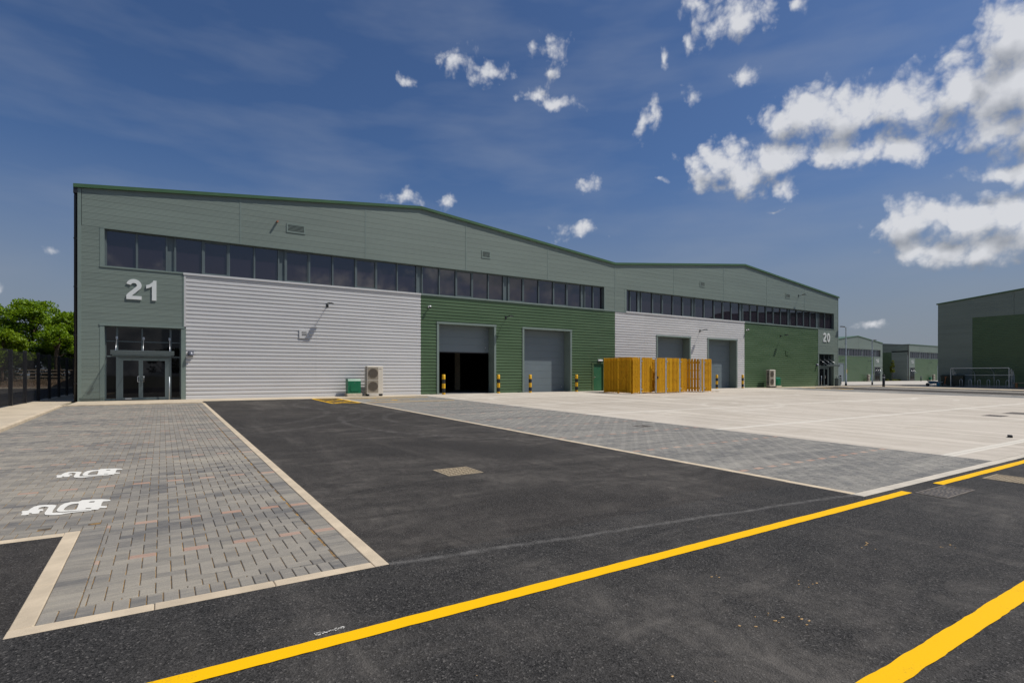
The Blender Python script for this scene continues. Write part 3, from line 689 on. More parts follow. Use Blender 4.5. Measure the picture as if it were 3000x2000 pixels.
joints = [0.12,6.65,13.25,19.88,26.5,33.04,39.78,46.5,53.22,59.98,66.71]
for a, b in zip(joints, joints[1:]):
    segs = [s for s in zip(RP, RP[1:]) if s[0][0] < b-.01 and s[1][0] > a+.01]
    k = 0
    while True:
        z0 = 8.03+k*ROW
        if z0 > 11.7: break
        p = clip_roof(a+.02, b-.02, z0+.003, z0+ROW-.003, segs)
        if p: plank(WH, p, M['panel'])
        k += 1
def plank_zone(parent, x0, x1, z0, z1, mat=None, base=8.03):
    k = int((z0-base)/ROW)-2
    while base+k*ROW < z1:
        a, b = max(z0, base+k*ROW+.003), min(z1, base+(k+1)*ROW-.003)
        if b-a > .02: plank(parent, [(x0,a),(x1,a),(x1,b),(x0,b)], mat or M['panel'])
        k += 1
for z in ((.12,.80,.0,8.025),(.80,4.07,3.60,6.20),(31.98,34.20,6.24,8.025),(66.02,66.71,.0,8.025),(62.78,66.02,3.60,6.20)): plank_zone(WH, *z)
def trim(mb_or_name, *boxes, mat='trim', name='trim'):
    mb = MB()
    for b in boxes: mb.box(*b)
    return mb.build(name, M[mat], WH)
trim('', (-.012,.12,-.012,.30,0,9.70)); trim('', (66.71,66.842,-.012,.30,0,9.78))
for j in joints[1:-1]:                                     # vertical joint cappings
    trim('', (j-.035,j+.035,-.010,.045,8.03 if abs(j-33.04) > .1 else 6.24, roofz(j)-.01), name='joint_strip')
# backing wall with openings
HOLES = [(.94,31.93,6.235,8.015),(34.23,65.93,6.235,8.015),(.93,4.05,0,3.56),(62.78,65.90,0,3.56)]
DOORS = [(17.95,22.01,4.46),(24.45,28.55,4.43),(37.82,41.80,4.42),(44.36,48.38,4.42)]
HOLES += [(a-.1,b+.1,0,h+.08) for a,b,h in DOORS]+[(30.75,31.85,0,2.13)]
def holed(x0, x1, z0, z1, holes):
    xs = sorted({x0,x1,*[h[0] for h in holes],*[h[1] for h in holes]}); zs = sorted({z0,z1,*[h[2] for h in holes],*[h[3] for h in holes]})
    xs = [x for x in xs if x0 <= x <= x1]; zs = [z for z in zs if z0 <= z <= z1]; out = []
    for za, zb in zip(zs, zs[1:]):
        run = None
        for xa, xb in zip(xs, xs[1:]):
            c = ((xa+xb)/2, (za+zb)/2); hit = any(h[0] < c[0] < h[1] and h[2] < c[1] < h[3] for h in holes)
            if hit:
                if run: out.append((*run, za, zb)); run = None
            else: run = (run[0], xb) if run else (xa, xb)
        if run: out.append((*run, za, zb))
    return out
mb = MB()
for a, b, c, d in holed(.12, 66.71, 0, 9.6, HOLES): mb.box(a, b, .056, .28, c, d)
mb.build('backing_wall', M['liner'], WH)
mb = MB(); mb.prism([(.12,9.6)]+[(66.71,9.6)]+[(x,z-.02) for x,z in RP[::-1]], .058, .27); mb.build('gable_wall', M['liner'], WH)
# profiled sheets
def prof_pts(z0, z1, pitch=.2, dep=.036):
    k = [(0,1),(.105,1),(.128,0),(.170,0),(.2,1)]
    pts = []; base = 0.05; n0 = int((z0-base)/pitch)-1
    def yv(z):
        t = (z-base) % pitch
        for (a,va),(b,vb) in zip(k, k[1:]):
            if a <= t <= b: return va+(vb-va)*(t-a)/(b-a)
        return 1
    zs = {z0, z1}; n = n0
    while base+n*pitch < z1:
        for a, _ in k[:-1]:
            z = base+n*pitch+a
            if z0 < z < z1: zs.add(z)
        n += 1
    return [(z, .046-dep*yv(z)-.01) for z in sorted(zs)]
def profiled(parent, x0, x1, z0, z1, mat, axis='x', plane=0., sgn=1, pitch=.2, name='profiled_sheet', dep=.036):
    P = prof_pts(z0, z1, pitch, dep); mb = MB(); n = len(P); vs = []
    for x in (x0, x1):
        for z, y in P: vs.append((x, plane+y*sgn, z) if axis == 'x' else (plane+y*sgn, x, z))
    for x in (x0, x1):
        for z, y in P: vs.append((x, plane+.05*sgn, z) if axis == 'x' else (plane+.05*sgn, x, z))
    fs = [(i, n+i, n+i+1, i+1) for i in range(n-1)]+[(i, i+1, 2*n+i+1, 2*n+i) for i in range(n-1)]+[(n+i, 3*n+i, 3*n+i+1, n+i+1) for i in range(n-1)]
    fs += [(n-1, 2*n-1, 4*n-1, 3*n-1), (0, 2*n, 3*n, n)]
    mb.add(vs, fs); return mb.build(name, mat, parent)
SZ0, SZ1 = .06, 6.16
def clad(x0, x1, mat, holes, cuts):
    xs = sorted({x0, x1, *[c for c in cuts if x0 < c < x1]})
    edges = sorted({*xs, *[h[0] for h in holes], *[h[1] for h in holes]})
    for a, b in zip(edges, edges[1:]):
        c = (a+b)/2; h = [q for q in holes if q[0] < c < q[1]]
        e = .002
        if h: profiled(WH, a+e if a in xs else a, b-e if b in xs else b, h[0][2], SZ1, mat)
        else: profiled(WH, a+e, b-e, SZ0, SZ1, mat)
DH = [(a-.15,b+.15,h+.12) for a,b,h in DOORS]
clad(4.21, 16.72, M['white'], [], (10.45,))
clad(16.72, 33.04, M['green'], DH[:2]+[(30.67,31.93,2.19)], (23.2,29.9))
clad(33.04, 49.65, M['white'], DH[2:], (36.3,43.0))
clad(49.65, 62.62, M['green'], [], (56.2,))
# sill and head flashings
trim('', (.80,4.10,-.03,.2,6.20,6.268)); trim('', (4.10,16.72,-.045,.2,6.165,6.266), mat='white', name='sill_flashing'); trim('', (16.72,31.98,-.045,.2,6.165,6.266), mat='trim', name='sill_flashing')
trim('', (31.98,33.04,-.03,.05,6.165,6.235)); trim('', (33.04,34.20,-.03,.05,6.165,6.235), mat='trim'); trim('', (34.20,49.65,-.045,.2,6.165,6.266), mat='white', name='sill_flashing'); trim('', (49.65,62.62,-.045,.2,6.165,6.266), name='sill_flashing'); trim('', (62.62,66.02,-.03,.2,6.20,6.268))
for a, b in ((.97,31.90),(34.26,65.90)):
    trim('', (a-.17,a,-.012,.05,6.27,8.0)); trim('', (b,b+.10,-.012,.05,6.27,8.0)); trim('', (a-.17,b+.10,-.02,.05,8.0,8.028))
    trim('', (a-.04,a,.056,.3,6.27,8.0),(b,b+.04,.056,.3,6.27,8.0),(a,b,.056,.3,8.0,8.02), mat='frame', name='reveal')
trim('', (4.075,4.135,-.014,.05,3.60,6.165)); trim('', (4.14,4.205,-.02,.05,3.60,6.165), mat='white', name='edge_flashing'); trim('', (4.01,4.205,-.012,.30,0,3.50))
trim('', (62.625,62.76,-.014,.05,0,6.165)); trim('', (.80,.97,-.012,.30,0,3.50)); trim('', (.78,4.16,-.03,.05,3.50,3.595)); trim('', (65.86,66.02,-.012,.30,0,3.50)); trim('', (62.76,66.04,-.03,.05,3.50,3.595))
trim('', (62.76,62.82,-.012,.30,0,3.50))
for a, b in ((.97,4.01),(62.82,65.86)):
    trim('', (a,b,.05,.40,3.50,3.53), mat='frame', name='reveal')
    trim('', (a-.03,a,.31,.45,0,3.5),(b,b+.03,.31,.45,0,3.5), mat='frame', name='reveal')
# base angle along the cladding
for x0, x1, mt in ((4.21,16.72,'white'),(16.72,17.79,'green'),(22.17,24.29,'green'),(28.71,30.66,'green'),(31.94,33.04,'green'),(33.04,37.66,'white'),(41.96,44.2,'white'),(48.54,49.65,'white'),(49.65,62.62,'green')):
    trim('', (x0,x1,.0,.055,.0,.058), mat=mt, name='base_flashing')
# roof verge: two profiled lengths per slope
for (a,za),(b,zb) in zip(RP, RP[1:]):
    for t0, t1 in ((0,.5),(.5,1)):
        xa, xb = a+(b-a)*t0, a+(b-a)*t1; A, B = za+(zb-za)*t0, za+(zb-za)*t1
        if xa == 0: xa -= .16; A -= .016
        if xb == LEN: xb += .12
        mb = MB()
        mb.prism([(xa,A-.01),(xb-.004,B-.01),(xb-.004,B+.11),(xa,A+.11)], -.10, .25)
        mb.prism([(xa,A+.111),(xb-.004,B+.111),(xb-.004,B+.16),(xa,A+.16)], -.07, .35)
        mb.build('verge_flashing', M['verge'], WH)
    mb = MB(); mb.prism([(a,za-.05),(b,zb-.05),(b,zb+.10),(a,za+.10)], .36, DEP); mb.build('roof_slope', M['roof'], WH)
# side, rear walls and inside
mb = MB(); mb.box(0,.2,.31,DEP,0,9.65); mb.build('side_wall', M['panel'], WH)
mb = MB(); mb.box(66.63,66.83,.31,DEP,0,9.7); mb.build('side_wall', M['panel'], WH)
mb = MB(); mb.prism([(.2,0),(66.63,0)]+[(x,z-.06) for x,z in RP[::-1]], DEP-.2, DEP); mb.build('rear_wall', M['liner'], WH)
mb = MB(); mb.box(33.0,33.2,.31,DEP-.2,0,9.75); mb.build('partition_wall', M['liner'], WH)
mb = MB(); mb.box(.2,66.63,.31,DEP-.2,-.3,-.001); mb.build('floor_slab', M['floor'], WH)
for x in (9.2, 23.36, 29.5): 
    mb = MB(); mb.box(x-.16,x+.16,7.9,7.92,0,9.9); mb.box(x-.16,x+.16,8.2,8.22,0,9.9); mb.box(x-.01,x+.01,7.92,8.2,0,9.9); mb.build('portal_column', M['plinth'], WH)
# near-black sheets behind the window band, their colour stands in for unlit offices
mb = MB(); mb.box(.2,33,.5,.6,5.9,8.6); mb.box(33.2,66.6,.5,.6,5.9,8.6); mb.build('dark_room_sheet', M['dark'], WH)
# rainwater pipe on the corner
mb = MB(); mb.tube([(-.09,.12,0),(-.09,.12,9.35),(-.06,.12,9.62)], .065, 10)
for z in (.8,3,5.2,7.4): mb.box(-.165,-.012,.06,.18,z,z+.05)
mb.build('rainwater_pipe', M['black'], WH)
mb = MB(); mb.box(-.16,-.012,-.06,DEP,9.45,9.69); mb.build('gutter', M['black'], WH)
# ---- windows
FY = .20; RW = random.Random(31)
def window(parent, x0, x1, z0, z1, opening=False, y=FY, f=.05):
    fr = .05 if not opening else .095; mb = MB(); yy = y-(.03 if opening else 0)
    mb.box(x0,x0+fr,yy,y+.07,z0,z1); mb.box(x1-fr,x1,yy,y+.07,z0,z1); mb.box(x0+fr,x1-fr,yy,y+.07,z0,z0+fr); mb.box(x0+fr,x1-fr,yy,y+.07,z1-fr,z1)
    w = mb.build('window', M['frame'], parent)
    p = MB(); q = [y+.04+RW.uniform(-.007,.007) for k in range(3)]; q.append(q[0]+q[2]-q[1]); X0, X1, Z0, Z1 = x0+fr-.004, x1-fr+.004, z0+fr-.004, z1-fr+.004
    p.add([(X0,q[0],Z0),(X1,q[1],Z0),(X1,q[2],Z1),(X0,q[3],Z1),(X0,y+.065,Z0),(X1,y+.065,Z0),(X1,y+.065,Z1),(X0,y+.065,Z1)], [(0,1,2,3),(4,5,6,7),(0,1,5,4),(1,2,6,5),(2,3,7,6),(3,0,4,7)]); p.build('pane', M['glass'], w)
M21 = [1.0,2.2,3.41,3.76,4.95,6.13,7.33,8.53,8.86,10.13,11.4,12.7,13.96,15.25,16.52,16.88,18.05,19.23,20.45,21.66,22.86,23.25,24.51,25.82,27.12,28.4,29.74,30.09,30.92,31.88]
C21 = {3.41,8.53,16.52,22.86,29.74}; O21 = {4.95,8.86,12.7,19.23,23.25,27.12}
M20 = [34.28,34.84,35.69,36.08,37.38,38.6,39.86,41.1,42.4,42.7,43.98,45.33,46.65,47.88,49.15,49.6,50.85,52.05,53.38,54.64,55.88,57.2,57.55,58.8,60.1,61.35,62.6,63.1,64.3,65.88]
C20 = {35.69,42.4,49.15,57.2,62.6}; O20 = {37.38,41.1,45.33,49.6,53.38,58.8}
for Ms, Cs, Os in ((M21,C21,O21),(M20,C20,O20)):
    for a, b in zip(Ms, Ms[1:]):
        if a in Cs:
            mb = MB(); mb.box(a,b,FY+.03,FY+.08,6.27,8.0); mb.build('column_casing', M['frame'], WH)
        else: window(WH, a+.001, b-.001, 6.272, 7.998, a in Os)
    for a in Ms:                                   # mullion caps
        mb = MB(); mb.box(a-.035,a+.035,FY-.045,FY-.032,6.272,7.998); mb.build('mullion', M['frame'], WH)
# ---- sectional doors
for q, (a, b, h) in enumerate(DOORS):
    trim('', (a-.15,a,-.03,.72,0,h), name='door_jamb'); trim('', (b,b+.15,-.03,.72,0,h), name='door_jamb'); trim('', (a-.17,b+.17,-.045,.72,h,h+.12), name='door_head')
    d = MB(); d.box(a,b,.80,.84,h-.12,h); dr = d.build('sectional_door', M['door'], WH)
    n = 9; sh = (h-.02)/n; lift = 2.72 if q == 0 else 0
    for i in range(n):
        z0 = lift+.01+i*sh; z1 = z0+sh-.006
        if z0 > h-.05: break
        z1 = min(z1, h-.01); s = MB(); s.box(a+.003,b-.003,.73,.78,z0,z1)
        m_ = 6
        for k in range(m_):
            zz = z0+sh*(k+.5)/m_
            if zz+.02 < z1: s.box(a+.05,b-.05,.726,.731,zz-.012,zz+.012)
        s.build('door_section', M['door'], dr)
    if q == 0:
        s = MB(); s.box(a+.003,b-.003,.725,.785,lift-.05,lift+.008); s.build('bottom_seal', M['black'], dr)
    s = MB(); s.box(b-.28,b-.22,.715,.729,lift+.30,lift+.38); s.build('door_lock', M['steel'], dr)
# escape door
trim('', (30.67,30.82,-.02,.2,0,2.07),(31.78,31.93,-.02,.2,0,2.07),(30.65,31.95,-.03,.2,2.07,2.18), mat='green', name='door_frame')
mb = MB(); mb.box(30.825,31.775,.06,.11,.01,2.065); ed = mb.build('escape_door', M['edoor'], WH)
mb = MB(); mb.box(30.90,30.94,.045,.06,.93,1.12); mb.tube([(30.92,.02,1.05),(31.05,.02,1.05)], .012, 6); mb.build('handle', M['steel'], ed)
# ---- louvred vents
def vent(parent, x0, x1, z0, z1, mat, y=0., n=5, fw=.07, dep=.025):
    mb = MB(); mb.box(x0,x1,y-dep,y,z0,z0+fw); mb.box(x0,x1,y-dep,y,z1-fw,z1); mb.box(x0,x0+fw,y-dep,y,z0+fw,z1-fw); mb.box(x1-fw,x1,y-dep,y,z0+fw,z1-fw)
    v = mb.build('louvre_vent', mat, parent)
    MB().box(x0+fw,x1-fw,y-.004,y-.001,z0+fw,z1-fw).build('opening', M['dark'], v)  # near-black sheet behind the slats, shade of the recess put in as colour
    for i in range(n):
        z = z0+fw+(z1-z0-2*fw)*(i+.5)/n; h = (z1-z0-2*fw)/n
        MB().prism([(y-dep,z-h*.30),(y-dep,z-h*.12),(y-.006,z+h*.10),(y-.006,z-h*.08)], x0+fw, x1-fw, axis='x').build('slat', mat, v)
vent(WH, 8.90,9.87,8.95,9.44,M['trim'],-.001); vent(WH, 21.04,21.72,8.97,9.47,M['trim'],-.001); vent(WH, 43.18,43.86,9.0,9.49,M['trim'],-.001); vent(WH, 56.45,57.3,9.02,9.5,M['trim'],-.001)
vent(WH, 9.55,10.05,3.22,3.70,M['white'],-.012,3,.12,.03); vent(WH, 56.5,57.0,3.24,3.72,M['green'],-.012,3,.12,.03)
# ---- numbers
def ribbon(pts, w):
    L_, R_ = [], []
    for i, p in enumerate(pts):
        d = (Vector(pts[min(i+1,len(pts)-1)])-Vector(pts[max(i-1,0)])).normalized(); n = Vector((-d.y,d.x)); ww = w[i] if isinstance(w,list) else w
        L_.append(tuple(Vector(p)+n*ww/2)); R_.append(tuple(Vector(p)-n*ww/2))
    return L_, R_
def arc(cx, cy, rx, ry, a0, a1, n=18): return [(cx+rx*cos(radians(a0+(a1-a0)*i/n)), cy+ry*sin(radians(a0+(a1-a0)*i/n))) for i in range(n+1)]
def digit(mb, ch, x, z, h, y0, y1):            # strokes in a box .62 wide, 1 high
    w = .19; S = lambda p: (x+p[0]*h, z+p[1]*h)
    def rib(pts, ww=w, dy=0):
        A, B = ribbon(pts, ww)
        for i in range(len(A)-1): mb.prism([S(A[i]),S(B[i]),S(B[i+1]),S(A[i+1])], y0-dy, y1-dy)
    def poly(p, dy=0): mb.prism([S(q) for q in p], y0-dy, y1-dy)
    if ch == '2':
        rib(arc(.31,.70,.215,.205,172,-28)+[(.40,.50),(.27,.36),(.13,.22),(.07,.12)]); poly([(0,0),(.62,0),(.62,.175),(0.0,.175)], .003)
    elif ch == '1':
        poly([(.30,0),(.49,0),(.49,1),(.36,1),(.30,.80)]); poly([(.30,.80),(.34,.94),(.31,.90),(.20,.80),(.06,.745),(.06,.575),(.20,.63),(.30,.70)], .003)
    elif ch == '0': rib(arc(.31,.5,.215,.405,0,360,32))
    elif ch == '6': rib(arc(.31,.32,.215,.225,0,360,28)); rib(arc(.36,.50,.265,.41,50,190,16), w, .003)
    elif ch == '5': rib(arc(.29,.33,.22,.235,-150,130,24)); poly([(.12,.82),(.58,.82),(.58,1),(.12,1)], .003); poly([(.12,.82),(.27,.82),(.19,.50),(.04,.52)], .005)
def number(parent, s, x, z, h, gap, y=-.05):
    for i, ch in enumerate(s):
        mb = MB(); digit(mb, ch, x+i*gap, z, h, y, y+.04); mb.build('numeral', M['digit'], parent)
number(WH, '21', 1.80, 4.79, .96, .72); number(WH, '20', 63.62, 4.82, .98, .78)
# ---- glazed entrances
def entrance(parent, x, flip):
    T = (lambda a, b: (x+a, x+b)) if not flip else (lambda a, b: (x-b, x-a))
    X = lambda a: x+a if not flip else x-a
    y = .30
    def bx(name, items, mat, par=parent):
        mb = MB()
        for a,b,y0,y1,z0,z1 in items:
            p, q = T(a,b); mb.box(p,q,y0,y1,z0,z1)
        return mb.build(name, mat, par)
    for a, b in ((0,.05),(.42,.50),(2.56,2.64),(2.99,3.04)): bx('mullion', [(a,b,y-.02,y+.08,0,3.5)], M['frame'])
    bx('mullion', [(1.41,1.47,y-.02,y+.08,2.10,3.5)], M['frame'])
    cols = ((.05,.42),(.50,1.41),(1.47,2.56),(2.64,2.99))
    for a, b in cols:
        bx('transom', [(a,b,y,y+.06,2.06,2.12)], M['frame']); bx('transom', [(a,b,y,y+.06,2.78,2.82)], M['frame']); bx('transom', [(a,b,y,y+.06,3.45,3.5)], M['frame'])
        bx('pane', [(a,b,y+.035,y+.05,2.12,2.78)], M['doorglass']); bx('pane', [(a,b,y+.035,y+.05,2.82,3.45)], M['doorglass'])
    for a, b in (cols[0], cols[3]): bx('pane', [(a,b,y+.035,y+.05,.09,2.06)], M['doorglass']); bx('transom', [(a,b,y,y+.06,0,.09)], M['frame'])
    bx('door_lining', [(.50,.60,y,y+.07,0,2.06),(2.46,2.56,y,y+.07,0,2.06),(.60,2.46,y,y+.07,1.995,2.06)], M['frame'])
    for a, b, hx in ((.605,1.385,1.33),(1.39,2.455,1.44)):
        d = bx('entrance_door', [(a,a+.085,y+.005,y+.06,.02,1.99),(b-.085,b,y+.005,y+.06,.02,1.99),(a+.085,b-.085,y+.005,y+.06,.02,.13),(a+.085,b-.085,y+.005,y+.06,1.90,1.99)], M['frame'])
        bx('pane', [(a+.085,b-.085,y+.03,y+.04,.13,1.90)], M['doorglass'], d)
        mb = MB(); s = -.07 if hx < 1.39 else .07
        mb.tube([(X(hx),y+.01,.88),(X(hx),y-.06,.88),(X(hx+s),y-.07,.88),(X(hx+s),y-.07,1.14),(X(hx),y-.06,1.14),(X(hx),y+.01,1.14)], .014, 6); mb.build('handle', M['steel'], d)
    bx('letter_plate', [(.77,1.02,y-.003,y+.004,.045,.105)], M['steel'])
    # canopy hung on three rods
    mb = MB(); p, q = T(.27,2.74)
    mb.prism([(-.76,2.205),(-.76,2.22),(.26,2.18),(.26,2.165)], p, q, axis='x'); can = mb.build('canopy', M['clear'], parent)
    mb = MB(); mb.prism([(-.80,2.33),(-.765,2.15),(-.74,2.15),(-.775,2.34)], p, q, axis='x'); mb.build('canopy_edge', M['frame'], can)
    mb = MB(); mb.prism([(.26,2.12),(.30,2.12),(.30,2.22),(.26,2.22)], p, q, axis='x'); mb.build('wall_channel', M['frame'], can)
    for a in (.45,1.50,2.56):
        mb = MB(); mb.tube([(X(a),y-.02,2.98),(X(a),-.62,2.32)], .016, 6); mb.box(X(a)-.05,X(a)+.05,-.68,-.58,2.225,2.30); mb.box(X(a)-.04,X(a)+.04,y-.04,y-.02,2.9,3.03); mb.build('canopy_rod', M['steel'], can)
    mb = MB(); mb.tube([(X(2.55),.0,0),(X(2.55),.0,1.12)], .025, 8); mb.build('guard_post', M['galv'], parent)
entrance(WH, .97, False); entrance(WH, 65.86, True)

# ---- things on the wall
def floodlight(label, loc, rotz=0):
    t = thing('floodlight', label, 'wall light', loc, rotz, 'floodlights on the cladding')
    mb = MB(); mb.box(-.06,.06,-.02,0,-.10,.10); mb.build('back_plate', M['black'], t)
    mb = MB(); mb.tube([(0,-.02,0),(0,-.30,.03),(0,-.5,.05)], .022, 6); mb.build('arm', M['frame'], t)
    mb = MB(); mb.box(-.16,.16,-.74,-.46,.03,.075); mb.box(-.10,.10,-.70,-.5,.075,.10); mb.build('lamp_head', M['black'], t)
    mb = MB(); mb.box(-.13,.13,-.71,-.49,.025,.03); mb.build('lens', M['galv'], t); return t
fl = floodlight('black floodlight on an arm above the small vent of the white cladding', (11.06,-.002,5.12))
copy_tree(fl, (22.95,-.002,5.12), label='black floodlight on green cladding between the two loading doors of unit 21')
copy_tree(fl, (43.18,-.002,5.10), label='black floodlight on white cladding between the two loading doors of unit 20')
copy_tree(fl, (55.59,-.002,5.14), label='black floodlight on green cladding above the air conditioner of unit 20')
copy_tree(fl, (58.85,-.002,9.43), label='black floodlight high on the grey green gable by the vent above unit 20')
mb = MB(); mb.tube([(0,0,0),(0,-.22,-.02)], .05, 10); t = tag(mb.build('pipe_outlet', M['copper'], None, (8.42,-.002,9.44)), 'short copper coloured pipe stub beside the wide vent of the upper wall', 'pipe')
def cctv(label, loc):
    t = thing('security_camera', label, 'camera', loc, 0, 'security cameras on the cladding')
    mb = MB(); mb.box(-.05,.05,-.04,0,-.05,.07); mb.tube([(0,-.04,0),(0,-.16,.02)], .03, 8); mb.build('bracket', M['whitebox'], t)
    mb = MB(); mb.lathe([(0,-.10),(.04,-.09),(.065,-.05),(.07,0)], 12, 0, (0,-.2,0)); mb.build('dome', M['black'], t)
    mb = MB(); mb.lathe([(.075,0),(.075,.05),(.05,.075),(0,.08)], 12, 0, (0,-.2,0)); mb.build('housing', M['whitebox'], t); return t
c1 = cctv('white dome security camera on the green cladding edge by the open loading door', (17.25,-.002,5.45))
copy_tree(c1, (49.92,-.002,5.47), label='white dome security camera on the green cladding edge of unit 20')
def bulk(label, loc):
    t = thing('bulkhead_lamp', label, 'wall lamp', loc, 0, 'entrance lamps')
    mb = MB(); mb.box(-.12,.12,-.03,0,-.10,.10); mb.build('back_plate', M['black'], t)
    mb = MB(); vs = []
    n, m_ = 10, 5
    for j in range(m_+1):
        for i in range(n+1):
            a = pi*i/n; b = pi/2*j/m_; r = cos(b)
            vs.append((-.15*cos(a)*r, -.03-.20*sin(a)*r, -.08+.20*sin(b)))
    mb.add(vs, [(j*(n+1)+i, j*(n+1)+i+1, (j+1)*(n+1)+i+1, (j+1)*(n+1)+i) for j in range(m_) for i in range(n)], 0, True); mb.build('hood', pm('hood', (.13,.135,.16), .35, .3), t); return t
bl = bulk('dark half dome lamp on white cladding beside the entrance of unit 21', (4.42,-.002,2.27))
copy_tree(bl, (62.35,-.002,2.30), label='dark half dome lamp on green cladding beside the entrance of unit 20')
mb = MB(); mb.bbox(-.22,.22,-.10,0,-.06,.06,.01); tag(mb.build('emergency_light', M['whitebox'], None, (31.45,-.002,2.34)), 'white box light on the green wall above the green escape door', 'wall light')

# ---- bollards
def bollard(label, x, y):
    t = thing('bollard', label, 'bollard', (x,y,gz(x,y)), 0, 'yellow and black bollards guarding the loading doors')
    z = 0; r = .105
    for h, m_, nm in ((.105,'yellow','yellow_band'),(.275,'black','black_band'),(.305,'yellow','yellow_band'),(.265,'black','black_band'),(.30,'yellow','yellow_band')):
        pr_ = [(r,z+.001),(r,z+h)]
        if nm == 'yellow_band' and z > .8: pr_ = [(r,z+.001),(r,z+h-.02),(r-.02,z+h),(0,z+h)]
        mb = MB(); mb.lathe(pr_, 18); mb.build(nm, M[m_], t); z += h
    return t
b0 = bollard('yellow and black bollard at the white cladding side of the open loading door', 18.02, -.55)
for x, lab in ((22.05,'yellow and black bollard at the far jamb of the open loading door'),(24.62,'yellow and black bollard at the near jamb of the closed green wall door'),(28.74,'yellow and black bollard between the closed green wall door and escape door'),(44.85,'yellow and black bollard in front of the door just past the timber enclosure'),(48.62,'yellow and black bollard beside the narrow white strip before the green wall')):
    copy_tree(b0, (x,-.5,gz(x,-.5)), label=lab)

# ---- air conditioners and cabinets
def aircon(label, loc, rz=0):
    t = thing('air_conditioner', label, 'air conditioner', loc, rz, 'outdoor air conditioning units')
    mb = MB(); mb.bbox(0,.95,-.36,0,.12,1.73,.02); mb.build('casing', M['acbody'], t)
    for z0 in (.20, .95):
        mb = MB(); mb.box(.05,.66,-.372,-.361,z0,z0+.70); f = mb.build('fan_panel', M['acgrille'], t)
        mb = MB(); cx, cz, R = .355, z0+.36, .275
        mb.tube([(cx+R*cos(a), -.38, cz+R*sin(a)) for a in [2*pi*i/24 for i in range(25)]], .008, 4, caps=False)
        for k in range(-5,6):
            q = k*R/5.6; h = sqrt(R*R-q*q); mb.box(cx+q-.004,cx+q+.004,-.384,-.376,cz-h,cz+h); mb.box(cx-h,cx+h,-.387,-.379,cz+q-.004,cz+q+.004)
        mb.build('fan_guard', pm('guard', (.20,.17,.13), .5) if 'guard' not in bpy.data.materials else bpy.data.materials['guard'], f)
        mb = MB(); mb.lathe([(0,0),(.27,0)], 20); o = mb.build('fan', M['iron'], f, (cx,-.3735,cz)); o.rotation_euler = (radians(90),0,0)
    mb = MB()
    mb.box(-.006,.0,-.33,-.03,.2,1.68); mb.build('coil', M['dark'], t)
    mb = MB()
    for i in range(12): z = .22+i*.128; mb.box(-.05,-.006,-.33,-.03,z,z+.012)
    for y in (-.33,-.18,-.04): mb.box(-.05,-.038,y,y+.012,.2,1.68)
    mb.build('side_guard', M['acbody'], t)
    mb = MB(); mb.box(.05,.12,-.42,.04,0,.12); mb.box(.83,.90,-.42,.04,0,.12); mb.build('foot', M['black'], t)
    mb = MB(); mb.box(.70,.85,-.364,-.361,1.55,1.585); mb.build('badge', M['acgrille'], t); return t
a0 = aircon('tall beige air conditioner with two fans against the white cladding', (13.08,-.42,0))
copy_tree(a0, (52.5,-.42,0), label='tall beige air conditioner with two fans against the green cladding of unit 20')
def cabinet(label, loc, rz=0):
    t = thing('meter_cabinet', label, 'cabinet', loc, rz, 'green meter cabinets')
    mb = MB(); mb.bbox(-.42,.42,-.58,.02,0,.17,.008); mb.build('plinth', M['plinth'], t)
    mb = MB(); mb.prism([(-.52,.17),(-.02,.17),(-.02,.99),(-.44,.99),(-.52,.87)], -.36, .36, axis='x'); c = mb.build('housing', M['cabinet'], t)
    A = [(-.24,.29),(.24,.29),(.24,.55)]+[(.24*cos(radians(a)), .55+.24*sin(radians(a))) for a in range(15,181,15)]
    mb = MB(); mb.prism(A, -.545, -.519); mb.build('door', M['cabinet'], c)
    mb = MB(); mb.box(-.02,.02,-.555,-.545,.77,.79); mb.build('lock', M['steel'], c); return t
k0 = cabinet('green meter cabinet on a concrete plinth beside the white wall air conditioner', (12.37,-.25,0))
copy_tree(k0, (54.05,-.2,0), label='green meter cabinet on a concrete plinth beside the green wall of unit 20')

# ================================================================== timber enclosure
BS = thing('timber_enclosure', 'yellow timber slatted bin enclosure with steel gate posts and gates ajar', 'enclosure', (29.95,-4.85,gz(0,-4.85)))
bz = gz(0,-4.85)
board_h = 2.42
bme = MB(); bme.bbox(-.043,.043,-.011,.011,0,board_h,.004); bme = bme.fix(bme.mesh('board', M['timber']))
nme = MB(); nme.bbox(-.036,.036,-.011,.011,0,board_h,.004); nme = nme.fix(nme.mesh('board', M['timber']))
wme = MB(); wme.bbox(-.065,.065,-.011,.011,0,board_h,.004); wme = wme.fix(wme.mesh('board', M['timber']))
rb = random.Random(4)
def panel_boards(name, p0, p1, n, parent, both=True, wide=False, z=.07):
    """a run of boards between two points (local to the enclosure), with rails"""
    p0, p1 = Vector((*p0,0)), Vector((*p1,0)); d = p1-p0; L_ = d.length; u = d.normalized(); nrm = Vector((-u.y,u.x,0)); rz = atan2(u.y,u.x)
    mb = MB(); Mx = Matrix.Translation(p0) @ Matrix.Rotation(rz,4,'Z')
    for h in (.25,.95,1.6,2.2): mb.box(0,L_,-.042,.042,h,h+.07,M=Mx)
    pan = mb.build(name, M['timber'], parent)
    for i in range(n):
        c = p0+u*(L_*(i+.5)/n)-nrm*.055; o = link('board', wme if wide else (bme if both else nme), pan, (c.x,c.y,z+rb.uniform(-.015,.015)), rz+rb.uniform(-.015,.015))
    if both:
        for i in range(n-1):
            c = p0+u*(L_*(i+1)/n)+nrm*.055; link('board', wme if wide else bme, pan, (c.x,c.y,z+rb.uniform(-.01,.01)), rz)
    return pan
